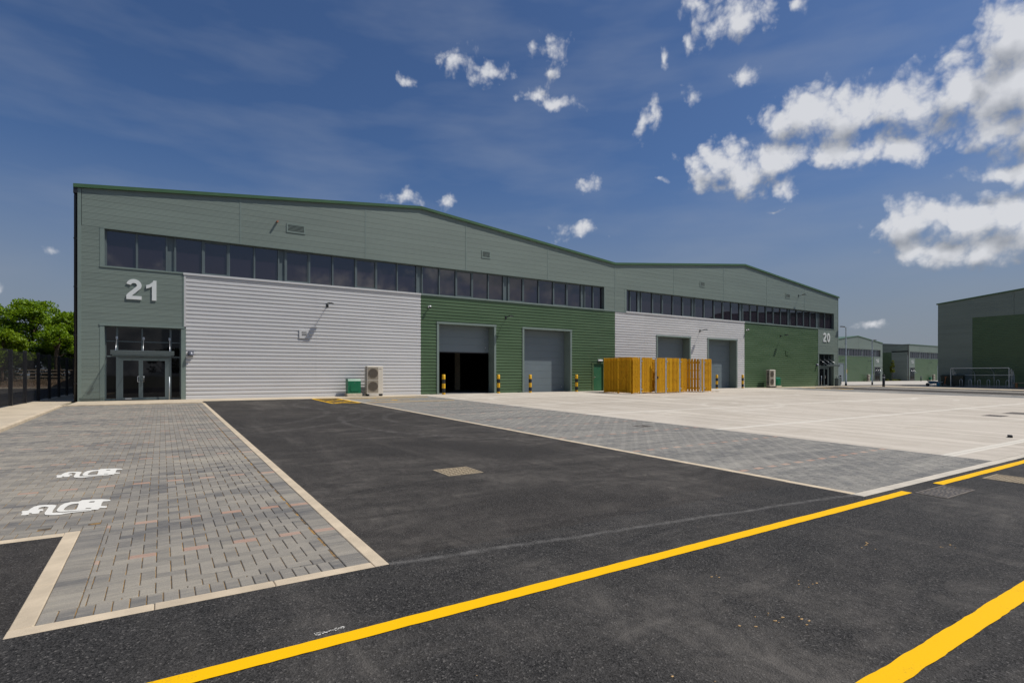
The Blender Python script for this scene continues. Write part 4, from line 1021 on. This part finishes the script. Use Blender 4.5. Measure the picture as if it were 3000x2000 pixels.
def steel_post(x, y, h=2.5, parent=BS, s=.05):
    mb = MB(); mb.box(x-s,x+s,y-s,y+s,0,h); p = mb.build('gate_post', M['galv'], parent)
    for z in (.28,2.2):
        mb = MB(); mb.box(x+s,x+s+.09,y-s-.02,y-s+.03,z,z+.07); mb.build('hinge', M['galv'], p)
for y in (2.7, 1.35, .03): 
    mb = MB(); mb.box(.02,.11,y-.045,y+.045,0,2.46); mb.build('timber_post', M['timber'], BS)
panel_boards('side_panel', (0,2.72), (0,-.02), 20, BS, True)
panel_boards('front_panel', (.0,-.04), (.72,-.04), 5, BS, True)
steel_post(.78,-.05); 
panel_boards('gate', (.86,-.04), (2.12,.20), 11, BS, False)
panel_boards('gate', (2.25,-.12), (3.20,-.04), 9, BS, False)
mb = MB(); mb.box(2.17,2.25,-.16,-.08,.05,2.46); mb.build('gate_stile', M['galv'], BS)
mb = MB(); mb.box(2.28,2.40,-.20,-.16,1.05,1.19); mb.build('gate_lock', M['black'], BS)
steel_post(3.28,-.05)
panel_boards('front_panel', (3.36,-.04), (4.66,-.04), 9, BS, True)
steel_post(4.74,-.05)
panel_boards('gate', (4.82,-.04), (5.75,.22), 7, BS, False)
panel_boards('gate', (6.55,.95), (7.05,-.0), 5, BS, False, True)
mb = MB(); mb.box(7.02,7.10,-.1,-.02,.05,2.46); mb.build('gate_stile', M['galv'], BS)
panel_boards('gate', (7.12,-.05), (7.34,-.05), 2, BS, False)
steel_post(7.40,-.05)
panel_boards('front_panel', (7.47,-.04), (8.3,-.04), 6, BS, True)
panel_boards('partition_panel', (5.6,2.6), (5.6,.35), 18, BS, True); panel_boards('partition_panel', (2.6,2.6), (2.6,.5), 16, BS, True); panel_boards('rear_panel', (8.3,2.7), (0,2.7), 60, BS, True); panel_boards('side_panel', (8.3,0), (8.3,2.7), 20, BS, False)
mb = MB()
for i in range(9): 
    x = 38.55+rb.uniform(0,.7); mb.box(x,x+.12,-4.75+rb.uniform(-.1,.1),-4.70+rb.uniform(-.1,.1)+.05,bz,bz+.04)
tag(mb.build('timber_offcuts', M['rail']), 'small scatter of timber offcuts beside the enclosure', 'offcuts', kind='stuff')

# ================================================================== left side: fence, verge, trees
def fx(y): return -1.77+(y+2.94)*.0225
MF = thing('mesh_fence', 'black welded mesh security fence running back beside the warehouse', 'fence', (fx(-5.45),-5.45,gz(0,-5.45)))
fy = [-10.5,-7.98,-5.45,-2.94,-.6,1.99,4.54,7.1,9.6,12.12,14.65,17.2,19.75,22.3,24.8,27.3,29.8,32.3]
base = MF.location.copy(); H_F = 2.22
wm = MB(); LP = 2.45
for i in range(174): z = .04+i*.0125; wm.box(0,LP,-.0025,.0025,z,z+.0055)
for i in range(33): x = .02+i*.0765; wm.box(x,x+.0055,-.007,-.0026,.03,H_F-.02)
wm = wm.fix(wm.mesh('mesh_panel', M['black']))
ppm = MB(); ppm.box(-.04,.04,-.06,.06,0,H_F+.03); ppm = ppm.fix(ppm.mesh('post', M['black']))
for a, b in zip(fy, fy[1:]):
    h = .11 if a < -3.3 else .03
    p0 = Vector((fx(a),a,gz(0,a)+(.08 if a < -3 else 0))); p1 = Vector((fx(b),b,gz(0,b)+(.05 if b < -3 else 0))); d = p1-p0
    link('post', ppm, MF, p0-base, atan2(d.y,d.x))
    o = link('mesh_panel', wm, MF, p0+d.normalized()*.04-base, atan2(d.y,d.x)); o.scale = ((d.length-.08)/LP,1,1)
# verge bank
mb = MB(); nx, ny = 40, 16; rv = random.Random(8); vs = []
for j in range(ny+1):
    for i in range(nx+1):
        x = -40+i*(40-1)/nx; y = 33.3+j*3.0; t = min(1,(y-33.3)/6); vs.append((x, y, .10+t*.55+rv.uniform(-.05,.05)*(j > 0)))
mb.add(vs, [(j*(nx+1)+i,j*(nx+1)+i+1,(j+1)*(nx+1)+i+1,(j+1)*(nx+1)+i) for j in range(ny) for i in range(nx)], 0, True)
vg = setting('verge', mb, M['verge_soil'])
kerb_run(vg, (-40,33.0), (-1.0,33.0), .15, h0=.12, h1=.12, side=1, ht=.2)
# post and rail fence
PR = thing('rail_fence', 'weathered timber post and four rail fence under the trees', 'fence', (-9.07,40,.6))
px_ = [-18,-16.2,-14.4,-12.6,-10.83,-9.07,-7.31,-5.5,-3.7,-1.9]
for x in px_: MB().bbox(-.07,.07,-.05,.05,-.1,1.27,.01).build('post', M['rail'], PR, (x+9.07,0,0))
for a, b in zip(px_, px_[1:]):
    for z in (.16,.45,.80,1.11): MB().box(a+9.07+.0,b+9.07-.01,-.095,-.055,z-.05,z+.05).build('rail', M['rail'], PR)
# trees
def leaf_cloud(mb, blobs, per, size, rng, flat=.75):
    for (cx,cy,cz,r) in blobs:
        for k in range(per):
            while True:
                p = Vector((rng.uniform(-1,1),rng.uniform(-1,1),rng.uniform(-1,1)))
                if p.length < 1 and p.length > .25: break
            p = Vector((cx,cy,cz))+Vector((p.x*r,p.y*r,p.z*r*flat)); s = size*rng.uniform(.6,1.3)
            n = Vector((rng.gauss(0,.6),rng.gauss(0,.6),rng.gauss(.6,.5))).normalized(); a = n.orthogonal().normalized(); a.rotate(Matrix.Rotation(rng.uniform(0,6.28),3,n)); b = n.cross(a)
            mb.add([p-a*s*.5, p+b*s*.34-n*s*.08, p+a*s*.55, p-b*s*.34-n*s*.08], [(0,1,2,3)])
def tree(label, x, y, z, top, R, cz0, rng, mat, nb=46, per=130, size=.22, trunk=.22, grp='trees beyond the rail fence'):
    t = thing('tree', label, 'tree', (x,y,z), 0, grp); H_ = top-z; c0 = cz0-z
    mb = MB(); mb.tube([(0,0,-.2),(.05,.02,c0*.5),(.0,.05,c0),(.1,0,c0+(H_-c0)*.5),(0,0,H_*.92)], [trunk*1.25,trunk,trunk*.8,trunk*.45,.03], 9)
    blobs = []
    for k in range(nb):
        f = rng.random()**.8; zz = c0+(H_-c0)*(.04+.92*f); prof_ = max(.22, sin(pi*min(.93,(f*.80+.16))))**.55
        a = rng.uniform(0,2*pi); rr_ = R*prof_*sqrt(rng.uniform(.12,1)); r = rng.uniform(.45,.85)*(R/2.6)**.5
        c = (rr_*cos(a), rr_*sin(a), zz); blobs.append((*c, r))
        if k % 2 == 0:
            s0 = (0,0,max(c0*.8, zz-R*.7)); mb.tube([s0,(c[0]*.5,c[1]*.5,(s0[2]+zz)/2+.1),c], [trunk*.3,trunk*.16,.02], 5)
    mb.build('trunk', M['bark'], t)
    lm = MB(); leaf_cloud(lm, blobs, per, size, rng); lm.build('crown', mat, t, recalc=False); return t
rg = random.Random(21)
tree('tall leafy green tree rising highest behind the rail fence', -8.6, 46, .6, 9.5, 3.1, 2.0, rg, M['leaf'], 140, 150)
tree('broad green tree leaning over the fence next to the warehouse corner', -5.0, 44, .6, 7.9, 2.6, 1.8, rg, M['leaf'], 120, 150)
tree('green tree with a rounded crown at the end of the visible tree row', -12.6, 47, .6, 8.9, 3.0, 1.9, rg, M['leaf'], 120, 150)
tree('low yellow green tree in front of the others, leaves hanging to the fence top', -9.6, 38.2, .5, 5.3, 2.0, 1.9, rg, M['leaf2'], 60, 150, .2, .12)
tree('green tree half hidden behind the warehouse corner', -1.5, 50, .6, 8.2, 2.9, 2.4, rg, M['leaf'], 80, 150)
tree('dark trunked tree with ivy beside the rail fence', -5.9, 41, .6, 6.2, 1.5, 3.4, rg, M['leaf'], 24, 110, .2, .27)
hm = MB(); rh = random.Random(6); hb = []
for i in range(190): hb.append((rh.uniform(-20,1), rh.uniform(42.5,45.5), rh.uniform(.6,4.4), rh.uniform(.45,.8)))
leaf_cloud(hm, hb, 70, .26, rh); o = hm.build('hedge', M['leaf3'], recalc=False); tag(o, 'dense hedge behind the rail fence, leaves coloured dark for the shade under the trees', 'hedge')  # dark leaf colour carries the shade below the tree crowns
# thin grasses on the bank
gm = MB(); 
for i in range(2500):
    x, y = rh.uniform(-16,-2), rh.uniform(34,40); z = .1+min(1,(y-33.3)/6)*.55; h = rh.uniform(.08,.3); a = rh.uniform(0,6.28)
    gm.add([(x-.02*cos(a),y-.02*sin(a),z),(x+.02*cos(a),y+.02*sin(a),z),(x+rh.uniform(-.1,.1),y+rh.uniform(-.1,.1),z+h)], [(0,1,2)])
o = gm.build('verge_grass', leaf_mat('drygrass', (.12,.10,.04), (.16,.10,.06)), recalc=False); tag(o, 'dry brown and green grass on the verge bank', 'grass', kind='stuff')
# trees across the road, seen mirrored in the glass
for i, (x, y) in enumerate(((-22,-66),(-9,-70),(4,-68),(17,-71))):
    tree('roadside tree across the road opposite the warehouse, %s' % ('by the far west bend','west of the opening','facing entrance 21','facing the white cladding')[i], x, y, gz(x,y)-.05, 5.2+i%2, 3.0, 1.6, rg, M['leaf3'], 26, 60, .4, .2, 'trees across the road')

# ================================================================== dark warehouse on the right
DW = thing('warehouse', 'dark shaded warehouse side wall behind the cycle shelter', 'warehouse', (78,-5.4,0))
def dwall(y): 
    t = (-5.4-y) % 33.2; return 9.24+.108*min(t, 33.2-t)
yb = [-5.4]
while yb[-1] > -71.5: yb.append(yb[-1]-6.64)
Mloc = (78, -5.4)
for a, b in zip(yb, yb[1:]):
    k = 0
    while True:
        z0 = 7.52+k*ROW
        za, zb = dwall(a-.0001), dwall(b+.0001)
        if z0 > max(za,zb, 11.2): break
        pk = [((a,za),(b,zb))] if not (b < -22 < a or b < -55.2 < a) else [((a,za),(-22 if b < -22 < a else -55.2,11.03)),((-22 if b < -22 < a else -55.2,11.03),(b,zb))]
        poly = clip_roof(b+.01, a-.01, z0+.003, z0+ROW-.003, [(q,p) if q[0] < p[0] else (p,q) for p,q in pk])
        if poly: MB().prism([(p[0]+5.4,p[1]) for p in poly], 0, .05, axis='x').build('cladding_panel', M['panel'], DW)
        k += 1
for k in range(25):
    z0 = -.1+k*ROW
    MB().box(0,.05,-3.1,0,z0+.003,min(z0+ROW-.003,7.515)).build('cladding_panel', M['panel'], DW)
for a, b in ((-3.1,-10),(-10,-16.6),(-16.6,-23.2),(-23.2,-29.8),(-29.8,-36.4),(-36.4,-43),(-43,-49.6),(-49.6,-56.2),(-56.2,-62.8),(-62.8,-66.3)):
    profiled(DW, b+.002, a-.002, 0, 7.50, M['green'], 'y', 0)
MB().box(-.02,.06,-3.16,-3.09,-.1,7.53).build('trim', M['trim'], DW); MB().box(-.02,.06,-66.3,-3.1,7.50,7.535).build('trim', M['trim'], DW)
mb = MB(); mb.prism([(0,-.3),(0,9.2)]+[(-16.6,11.0),(-33.2,9.2),(-49.8,11.0),(-66.3,9.2)]+[(-66.3,-.3)], .06, 40, axis='x'); mb.build('main_body', M['liner'], DW)
for (a,za),(b,zb) in zip([(.12,9.24),(-16.6,11.03),(-33.2,9.24),(-49.8,11.03)], [(-16.6,11.03),(-33.2,9.24),(-49.8,11.03),(-66.5,9.24)]):
    MB().prism([(a,za),(b,zb),(b,zb+.14),(a,za+.14)], -.10, 40.2, axis='x').build('verge_flashing', M['verge'], DW)

# ---- cycle shelter
PZ = lambda x, y: gz(x,y)+(.11 if y < -6 else .08)
SX = 75.76
CS = thing('cycle_shelter', 'galvanised cycle shelter with clear curved roof against the dark wall', 'cycle shelter', (SX,-9.8,PZ(SX,-9.8)))
y0s, y1s, hs, dp = -2.43, 2.44, 1.98, 1.55
def hoop_pts(y): return [(0,y,hs)]+[(dp-dp*cos(radians(a))*1.0 if False else dp*sin(radians(a)), y, hs-.9+.9*cos(radians(a))) for a in range(8,91,12)]+[(dp,y,.9),(dp,y,0)]
for y in (y0s, y1s):
    for x in (0, .62, 1.15): 
        top = hs if x == 0 else hs-.9+.9*sqrt(max(0,1-(x/dp)**2))
        MB().box(x-.03,x+.03,y-.03,y+.03,0,top).build('post', M['galv'], CS)
    MB().box(0,dp,y-.008,y+.008,.15,1.25).build('end_panel', M['clear'], CS)
for y in (y0s, y0s+1.62, y0s+3.24, y1s): MB().tube(hoop_pts(y), .028, 8).build('roof_hoop', M['galv'], CS)
MB().box(-.035,.035,y0s,y1s,hs,hs+.07).build('front_beam', M['galv'], CS)
for x, z in ((dp-.12,1.25),(dp,.12)): MB().box(x-.02,x+.02,y0s,y1s,z,z+.05).build('rail', M['galv'], CS)
MB().box(-.03,.03,y0s,y1s,.0,.03).build('base_rail', M['galv'], CS)
H1 = hoop_pts(y0s+.03); H2 = hoop_pts(y1s-.03); n = len(H1)-2
mb = MB(); mb.add([Vector(p)+Vector((.03,0,.035)) for p in H1[:n+1]]+[Vector(p)+Vector((.03,0,.035)) for p in H2[:n+1]], [(i,i+1,n+2+i,n+1+i) for i in range(n)], 0, True); mb.build('roof_sheet', M['clear'], CS, recalc=False)
hp = [( -.16,0,0),(-.16,0,.62)]+[(-.16*cos(radians(a)),0,.64+.16*sin(radians(a))) for a in range(15,180,15)]+[(.16,0,.62),(.16,0,0)]
hmd = MB(); hmd.tube(hp, .026, 8); hmd = hmd.fix(hmd.mesh('hoop', M['galv']))
for i, y in enumerate((-8.15,-8.94,-9.7,-10.48,-11.25,-12.0)):
    o = link('cycle_stand', hmd, None, (SX+.35,y,PZ(SX,y)), radians(58)); tag(o, 'galvanised hoop cycle stand under the clear shelter, '+('first','second','third','fourth','fifth','sixth')[i]+' from the bins', 'cycle stand', 'cycle stands')
# ---- bins, barrow and tools by the shelter
def wheelie(label, x, y, rz, mat):
    t = thing('waste_bin', label, 'waste bin', (x,y,PZ(x,y)), rz, 'large waste bins by the dark wall')
    mb = MB(); a, b = .52, .42
    vs = [(sx*(a-.06),sy*(b-.08),.12) for sx,sy in ((-1,-1),(1,-1),(1,1),(-1,1))]+[(sx*a,sy*b,1.12) for sx,sy in ((-1,-1),(1,-1),(1,1),(-1,1))]
    mb.add(vs, [(3,2,1,0),(4,5,6,7)]+[(i,(i+1)%4,4+(i+1)%4,4+i) for i in range(4)]); mb.build('body', mat, t)
    mb = MB(); mb.prism([(-b-.03,1.125),(b+.03,1.125),(b+.03,1.19),(0,1.27),(-b-.03,1.18)], -a-.03, a+.03, axis='x'); mb.build('lid', mat, t)
    for sx in (-1,1):
        for sy in (-1,1): mb = MB(); mb.tube([(sx*.38-.03,sy*.28,.07),(sx*.38+.03,sy*.28,.07)], .07, 12); mb.build('wheel', M['black'], t)
    return t
w0 = wheelie('large dark green wheeled bin beside the wheelbarrow', 76.9, -6.7, pi/2, pm('binmat', (.012,.022,.016), .5))
w0b = copy_tree(w0, (76.6,-7.75,PZ(76.6,-7.75)), pi/2+.1, 'large dark wheeled bin standing next to the cycle shelter end')
t = thing('wheelbarrow', 'blue grey wheelbarrow parked on the pavement beside the bins', 'wheelbarrow', (75.2,-5.95,PZ(75,-6)), radians(75))
mb = MB(); vs = [(-.28,-.22,.30),(.28,-.18,.30),(.28,.18,.30),(-.28,.22,.30),(-.48,-.32,.55),(.50,-.28,.60),(.50,.28,.60),(-.48,.32,.55)]
mb.add(vs, [(0,1,2,3),(0,1,5,4),(1,2,6,5),(2,3,7,6),(3,0,4,7)]); mb.build('tray', M['bluepl'], t)
mb = MB()
for s in (-1,1): mb.tube([(.62,s*.05,.2),(.2,s*.16,.28),(-.45,s*.22,.42),(-.85,s*.26,.50)], .017, 6); mb.tube([(-.25,s*.2,.34),(-.35,s*.22,.0)], .014, 6)
mb.build('frame', M['galv'], t)
mb = MB(); mb.tube([(.60,-.04,.19),(.60,.04,.19)], .19, 16); mb.build('wheel', M['black'], t)
t = thing('bucket', 'blue plastic bucket standing between the wheelbarrow and bins', 'bucket', (74.9,-6.5,PZ(75,-6.5)))
mb = MB(); mb.lathe([(0,0),(.13,0),(.17,.34),(.18,.35),(.16,.35),(.125,.02)], 18); mb.build('body', pm('bluebucket', (.03,.20,.36), .4), t)
mb = MB(); mb.tube([(.17*cos(radians(a)),0,.33+.15*sin(radians(a))) for a in range(0,181,20)], .006, 5); mb.build('handle', M['steel'], t)
t = thing('shovel', 'orange handled shovel leaning against the dark bins', 'shovel', (75.85,-6.78,PZ(75,-6.8)))
mb = MB(); mb.tube([(0,0,.25),(.22,0,.92)], .02, 8); mb.build('shaft', M['orange'], t)
mb = MB(); mb.tube([(.22,0,.92),(.25,-.07,.98),(.27,-.07,1.04),(.27,.07,1.04),(.25,.07,.98),(.22,0,.92)], .015, 6); mb.build('grip', M['orange'], t)
mb = MB(); mb.prism([(-.11,0),(.11,0),(.12,.28),(-.12,.28)], -.006, .006, axis='x'); o = mb.build('blade', M['iron'], t); o.rotation_euler = (0,radians(18),0)
t = thing('trestle', 'timber beam resting on a short orange brown leg past the shelter end', 'trestle', (75.76,-12.8,PZ(75,-12.8)))
MB().bbox(-.1,.1,-.08,.08,0,.50,.01).build('leg', pm('treleg', (.28,.13,.05), .8), t); MB().bbox(-.1,.1,-3.0,.02,0,.5,.01).build('leg', pm('treleg2', (.28,.13,.05), .8), t, (0,0,0)) if False else MB().bbox(-.1,.1,-2.6,-2.44,0,.50,.01).build('leg', M['rail'], t)
MB().bbox(-.12,.12,-2.8,.28,.502,.56,.008).build('beam', M['rail'], t)

# ---- lamp posts, black bollards, litter bins
def lamp(label, x, y, h, armx):
    z = gz(x,y)+(.0 if y > -1 else .05); t = thing('lamp_post', label, 'lamp post', (x,y,z), 0, 'street lamps')
    mb = MB(); mb.lathe([(.10,0),(.10,1.3),(.06,1.36),(.055,h)], 12); mb.build('column', M['galv'], t)
    mb = MB(); mb.lathe([(.104,0),(.104,.30)], 12); mb.build('base_sleeve', M['black'], t)
    mb = MB(); s = 1 if armx > 0 else -1; mb.tube([(0,0,h-.05),(armx*.4,0,h)], .03, 8); mb.build('arm', M['galv'], t)
    mb = MB(); mb.bbox(min(armx*.35,armx),max(armx*.35,armx),-.12,.12,h-.02,h+.06,.015); mb.build('lantern', M['black'], t); return t
l1 = lamp('tall grey lamp post by the corner of unit 20, yellow tag on its base', 67.9, -.3, 6.6, -1.1)
mb = MB(); mb.box(.06,.16,-.05,.05,1.45,1.85); mb.build('tag', M['yellow'], l1)
lamp('pale grey lamp post standing on the far concrete between units 20 and 16', 82.2, 3.3, 5.9, .95)
def post(label, x, y):
    t = thing('black_bollard', label, 'bollard', (x,y,gz(x,y)+(.05 if -27 < y < -3.3 else 0)), 0, 'black plastic bollards')
    mb = MB(); mb.lathe([(.125,0),(.125,1.12),(.11,1.13)], 14); mb.build('body', M['black'], t)
    mb = MB(); mb.lathe([(.135,1.131),(.135,1.22),(.10,1.26),(0,1.265)], 14); mb.build('cap', M['black'], t)
    mb = MB(); mb.lathe([(.127,.93),(.127,1.03)], 14); mb.build('reflective_band', M['galv'], t); return t
p0 = post('stout black bollard at the pavement edge in front of the far road', 67.9, -4.1)
copy_tree(p0, (83.0,7.7,gz(83,7.7)), label='black bollard partly behind the lamp post by unit 20')
copy_tree(p0, (171.0,30.7,gz(171,30)), label='black bollard far off in front of unit 15')
t = thing('litter_bin', 'dark green litter bin with hooped lid beside entrance 20', 'litter bin', (65.6,-.55,.0))
MB().bbox(-.28,.28,-.2,.2,.0,.86,.02).build('body', M['frame'], t); MB().tube([(-.27,0,.86),(-.26,0,.98),(-.18,0,1.08),(0,0,1.12),(.18,0,1.08),(.26,0,.98),(.27,0,.86)], .03, 8).build('hood', M['frame'], t)

# ================================================================== far units 16 and 15
def far_unit(label, x0, x1, y, zb, roof_pts, num, numx, doors, ent, acx, win, green, side=None):
    t = thing('warehouse', label, 'warehouse', (x0,y,zb)); loc = lambda x: x-x0
    def box(name, mat, x_0,x_1,y_0,y_1,z_0,z_1, par=t): return MB().box(loc(x_0),loc(x_1),y_0,y_1,z_0,z_1).build(name, M[mat], par)
    js = []; x = x0
    while x < x1-1: js.append(x); x += 6.6
    js.append(x1); segs_all = list(zip(roof_pts, roof_pts[1:]))
    for a, b in zip(js, js[1:]):
        segs = [s for s in segs_all if s[0][0] < b-.01 and s[1][0] > a+.01]
        for k in range(14):
            z0 = 8.0+k*ROW*1.0; p = clip_roof(a+.02,b-.02,z0+.004,z0+ROW-.004,segs)
            if p: MB().prism([(loc(q[0]),q[1]) for q in p], 0, .05).build('cladding_panel', M['panel'], t)
    mb = MB(); hs_ = [(win[0],win[1],6.27,8.0)]
    for a,b,c,d in holed(x0+.1,x1-.1,0,8.0,hs_): mb.box(loc(a),loc(b),.06,.3,c,d)
    mb.prism([(loc(x0+.1),8.0),(loc(x1-.1),8.0)]+[(loc(q[0]),q[1]-.02) for q in roof_pts[::-1]], .06, 30); mb.build('main_body', M['liner'], t)
    for (a,za),(b,zb_) in segs_all: MB().prism([(loc(a),za),(loc(b),zb_),(loc(b),zb_+.16),(loc(a),za+.16)], -.1, 30.2).build('verge_flashing', M['verge'], t)
    for a, b in green:
        hh = [(d[0]-.1,d[1]+.1,d[2]+.1) for d in doors if a <= d[0] < b]; e_ = sorted({a,b,*[q for h in hh for q in h[:2]]})
        for p, q in zip(e_, e_[1:]):
            c = (p+q)/2; h = [w for w in hh if w[0] < c < w[1]]; profiled(t, loc(p)+.002, loc(q)-.002, h[0][2] if h else .05, 6.2, M['green'], dep=.036)
    box('sill_flashing','trim',win[0]-.2,win[1]+.15,-.04,.2,6.2,6.27)
    x = win[0]; i = 0
    while x < win[1]-.3:
        w_ = .35 if i % 6 == 5 else 1.27; xe = min(x+w_, win[1])
        if i % 6 == 5: box('column_casing','frame',x,xe,.2,.25,6.27,8.0)
        else: window(t, loc(x)+.01, loc(xe)-.01, 6.272, 7.998, i % 3 == 1)
        x = xe; i += 1
    for a,b,h in doors:
        box('door_jamb','trim',a-.12,a,-.02,.5,0,h); box('door_jamb','trim',b,b+.12,-.02,.5,0,h); box('door_head','trim',a-.12,b+.12,-.02,.5,h,h+.1); box('sectional_door','door',a,b,.301 if False else .052,.058,0,h)
    a, b = ent; el_, er_ = (a-.7 if num == '16' else x0+.02), b
    xs_ = (green[0][1], x1) if num == '16' else (x0, green[0][0])
    k = 0
    while k*ROW < 6.2:
        z_0, z_1 = k*ROW+.003, min((k+1)*ROW-.003, 6.2)
        if z_0 > 3.5: MB().box(loc(xs_[0])+.01,loc(xs_[1])-.01,0,.05,z_0,z_1).build('cladding_panel', M['panel'], t)
        else:
            if a-xs_[0] > .1: MB().box(loc(xs_[0])+.01,loc(a),0,.05,z_0,min(z_1,3.52)).build('cladding_panel', M['panel'], t)
            if xs_[1]-b > .1: MB().box(loc(b),loc(xs_[1])-.01,0,.05,z_0,min(z_1,3.52)).build('cladding_panel', M['panel'], t)
        k += 1
    for p, q in ((x0,win[0]-.1),(win[1]+.1,x1)):
        if q-p > .3:
            for k in range(6): MB().box(loc(p)+.01,loc(q)-.01,0,.05,6.25+k*.29,6.25+(k+1)*.29-.006).build('cladding_panel', M['panel'], t)
    MB().box(loc(a),loc(b),.052,.058,0,3.5).build('entrance_glass', M['doorglass'], t)
    for q in (a+.3,(a+b)/2,b-.3): MB().box(loc(q)-.03,loc(q)+.03,.02,.051,0,3.5).build('mullion', M['frame'], t)
    can = MB().box(loc(a)+.2,loc(b)-.2,-.8,.05,2.15,2.25).build('canopy', M['frame'], t)
    for q in (a+.5,(a+b)/2,b-.5): MB().tube([(loc(q),.04,3.1),(loc(q),-.65,2.27)], .03, 5).build('canopy_rod', M['steel'], can)
    number(t, num, loc(numx), 4.75, .92, .72)
    vent(t, loc((win[0]+win[1])/2), loc((win[0]+win[1])/2+.8), 8.9, 9.4, M['trim'], -.002, 3)
    return t
u16 = far_unit('distant green clad gabled unit numbered 16 beyond the far concrete', 121.0, 160.0, 35.1, -.36, [(121,10.95),(134.2,9.62),(147.1,11.1),(160.0,9.75)], '16', 156.5,
   [(136.2,140.5,4.4)], (155.7,158.8), 150.5, (123,158.8), [(121,155.4)])
u15 = far_unit('distant green clad unit numbered 15 with a dark shaded side wall', 175.1, 215.0, 35.0, -.36, [(175.1,9.9),(215,9.9)], '15', 176.4,
   [(193.7,197.9,4.4)], (175.7,178.6), 189, (175.7,214), [(178.8,215)])
for k in range(33):
    z0 = k*ROW; 
    if z0 < 8.05-.1: MB().box(-.06,-.01,.3,4.2,z0+.003,z0+ROW-.003).build('cladding_panel', M['panel'], u15)
    if z0 >= 7.9: MB().prism([(.3,z0+.003),(30,z0+.003),(30,z0+ROW-.003),(.3,z0+ROW-.003)], -.06, -.01, axis='x').build('cladding_panel', M['panel'], u15) if z0 < 9.7 else None
profiled(u15, 4.2, 30, .02, 7.92, M['green'], 'y', -.06)
mb = MB(); mb.prism([(0,9.9),(15,11.3),(30,9.9)], -.06, 39.9, axis='x'); mb.build('roof_gable', M['panel'], u15)
for ax, ay, lab in ((150.5,34.6,'far beige air conditioner against the gabled unit between its entrance and loading door'),(188.6,34.5,'far beige air conditioner past the entrance of the unit beyond the young tree')): copy_tree(a0, (ax,ay,-.36), label=lab)
for ax, ay, lab in ((152.3,34.9,'far green meter cabinet against the gabled unit behind the lamp posts'),(187.4,34.8,'far dark green meter cabinet of the unit beyond the young tree')): copy_tree(k0, (ax,ay,-.36), label=lab)
for ax, ay, lab in ((152.5,35.098,'floodlight on the far gabled unit beside its entrance number'),(188.0,34.998,'floodlight on the far unit beyond the young tree'),(138.9,35.098,'floodlight above the far loading door of unit 16')): copy_tree(fl, (ax,ay,4.7), label=lab)
copy_tree(bl, (155.1,35.098,2.0), label='half dome lamp beside the far entrance of unit 16')
# planting bed and young tree by unit 15
pb = sheet([(162,174.9,36.0,46)], .03); setting('planting_bed', pb, M['verge_soil'])
ry = random.Random(12)
yt = tree('slim young yellow green tree in the planting bed by unit 15', 171.2, 37.4, gz(171,37), 5.2, .6, 1.9, ry, M['leafy'], 26, 60, .22, .05, 'planting by unit 15')
for i, (x, y) in enumerate(((163.5,36.6),(166,36.5),(169.5,36.5),(171.5,36.6),(173.6,36.6))):
    lm = MB(); leaf_cloud(lm, [(ry.uniform(-.4,.4),ry.uniform(-.3,.3),.2,.32) for k in range(5)], 40, .16, ry)
    o = lm.build('low_shrub', M['leafy'], None, (x,y,gz(x,y)+.03), recalc=False); tag(o, 'low yellow green shrub in the planting bed, '+('at its end by the gabled unit','next to the end one','just past the young tree','second past the young tree','in the corner by the lit wall')[i], 'shrub', 'shrubs by unit 15')
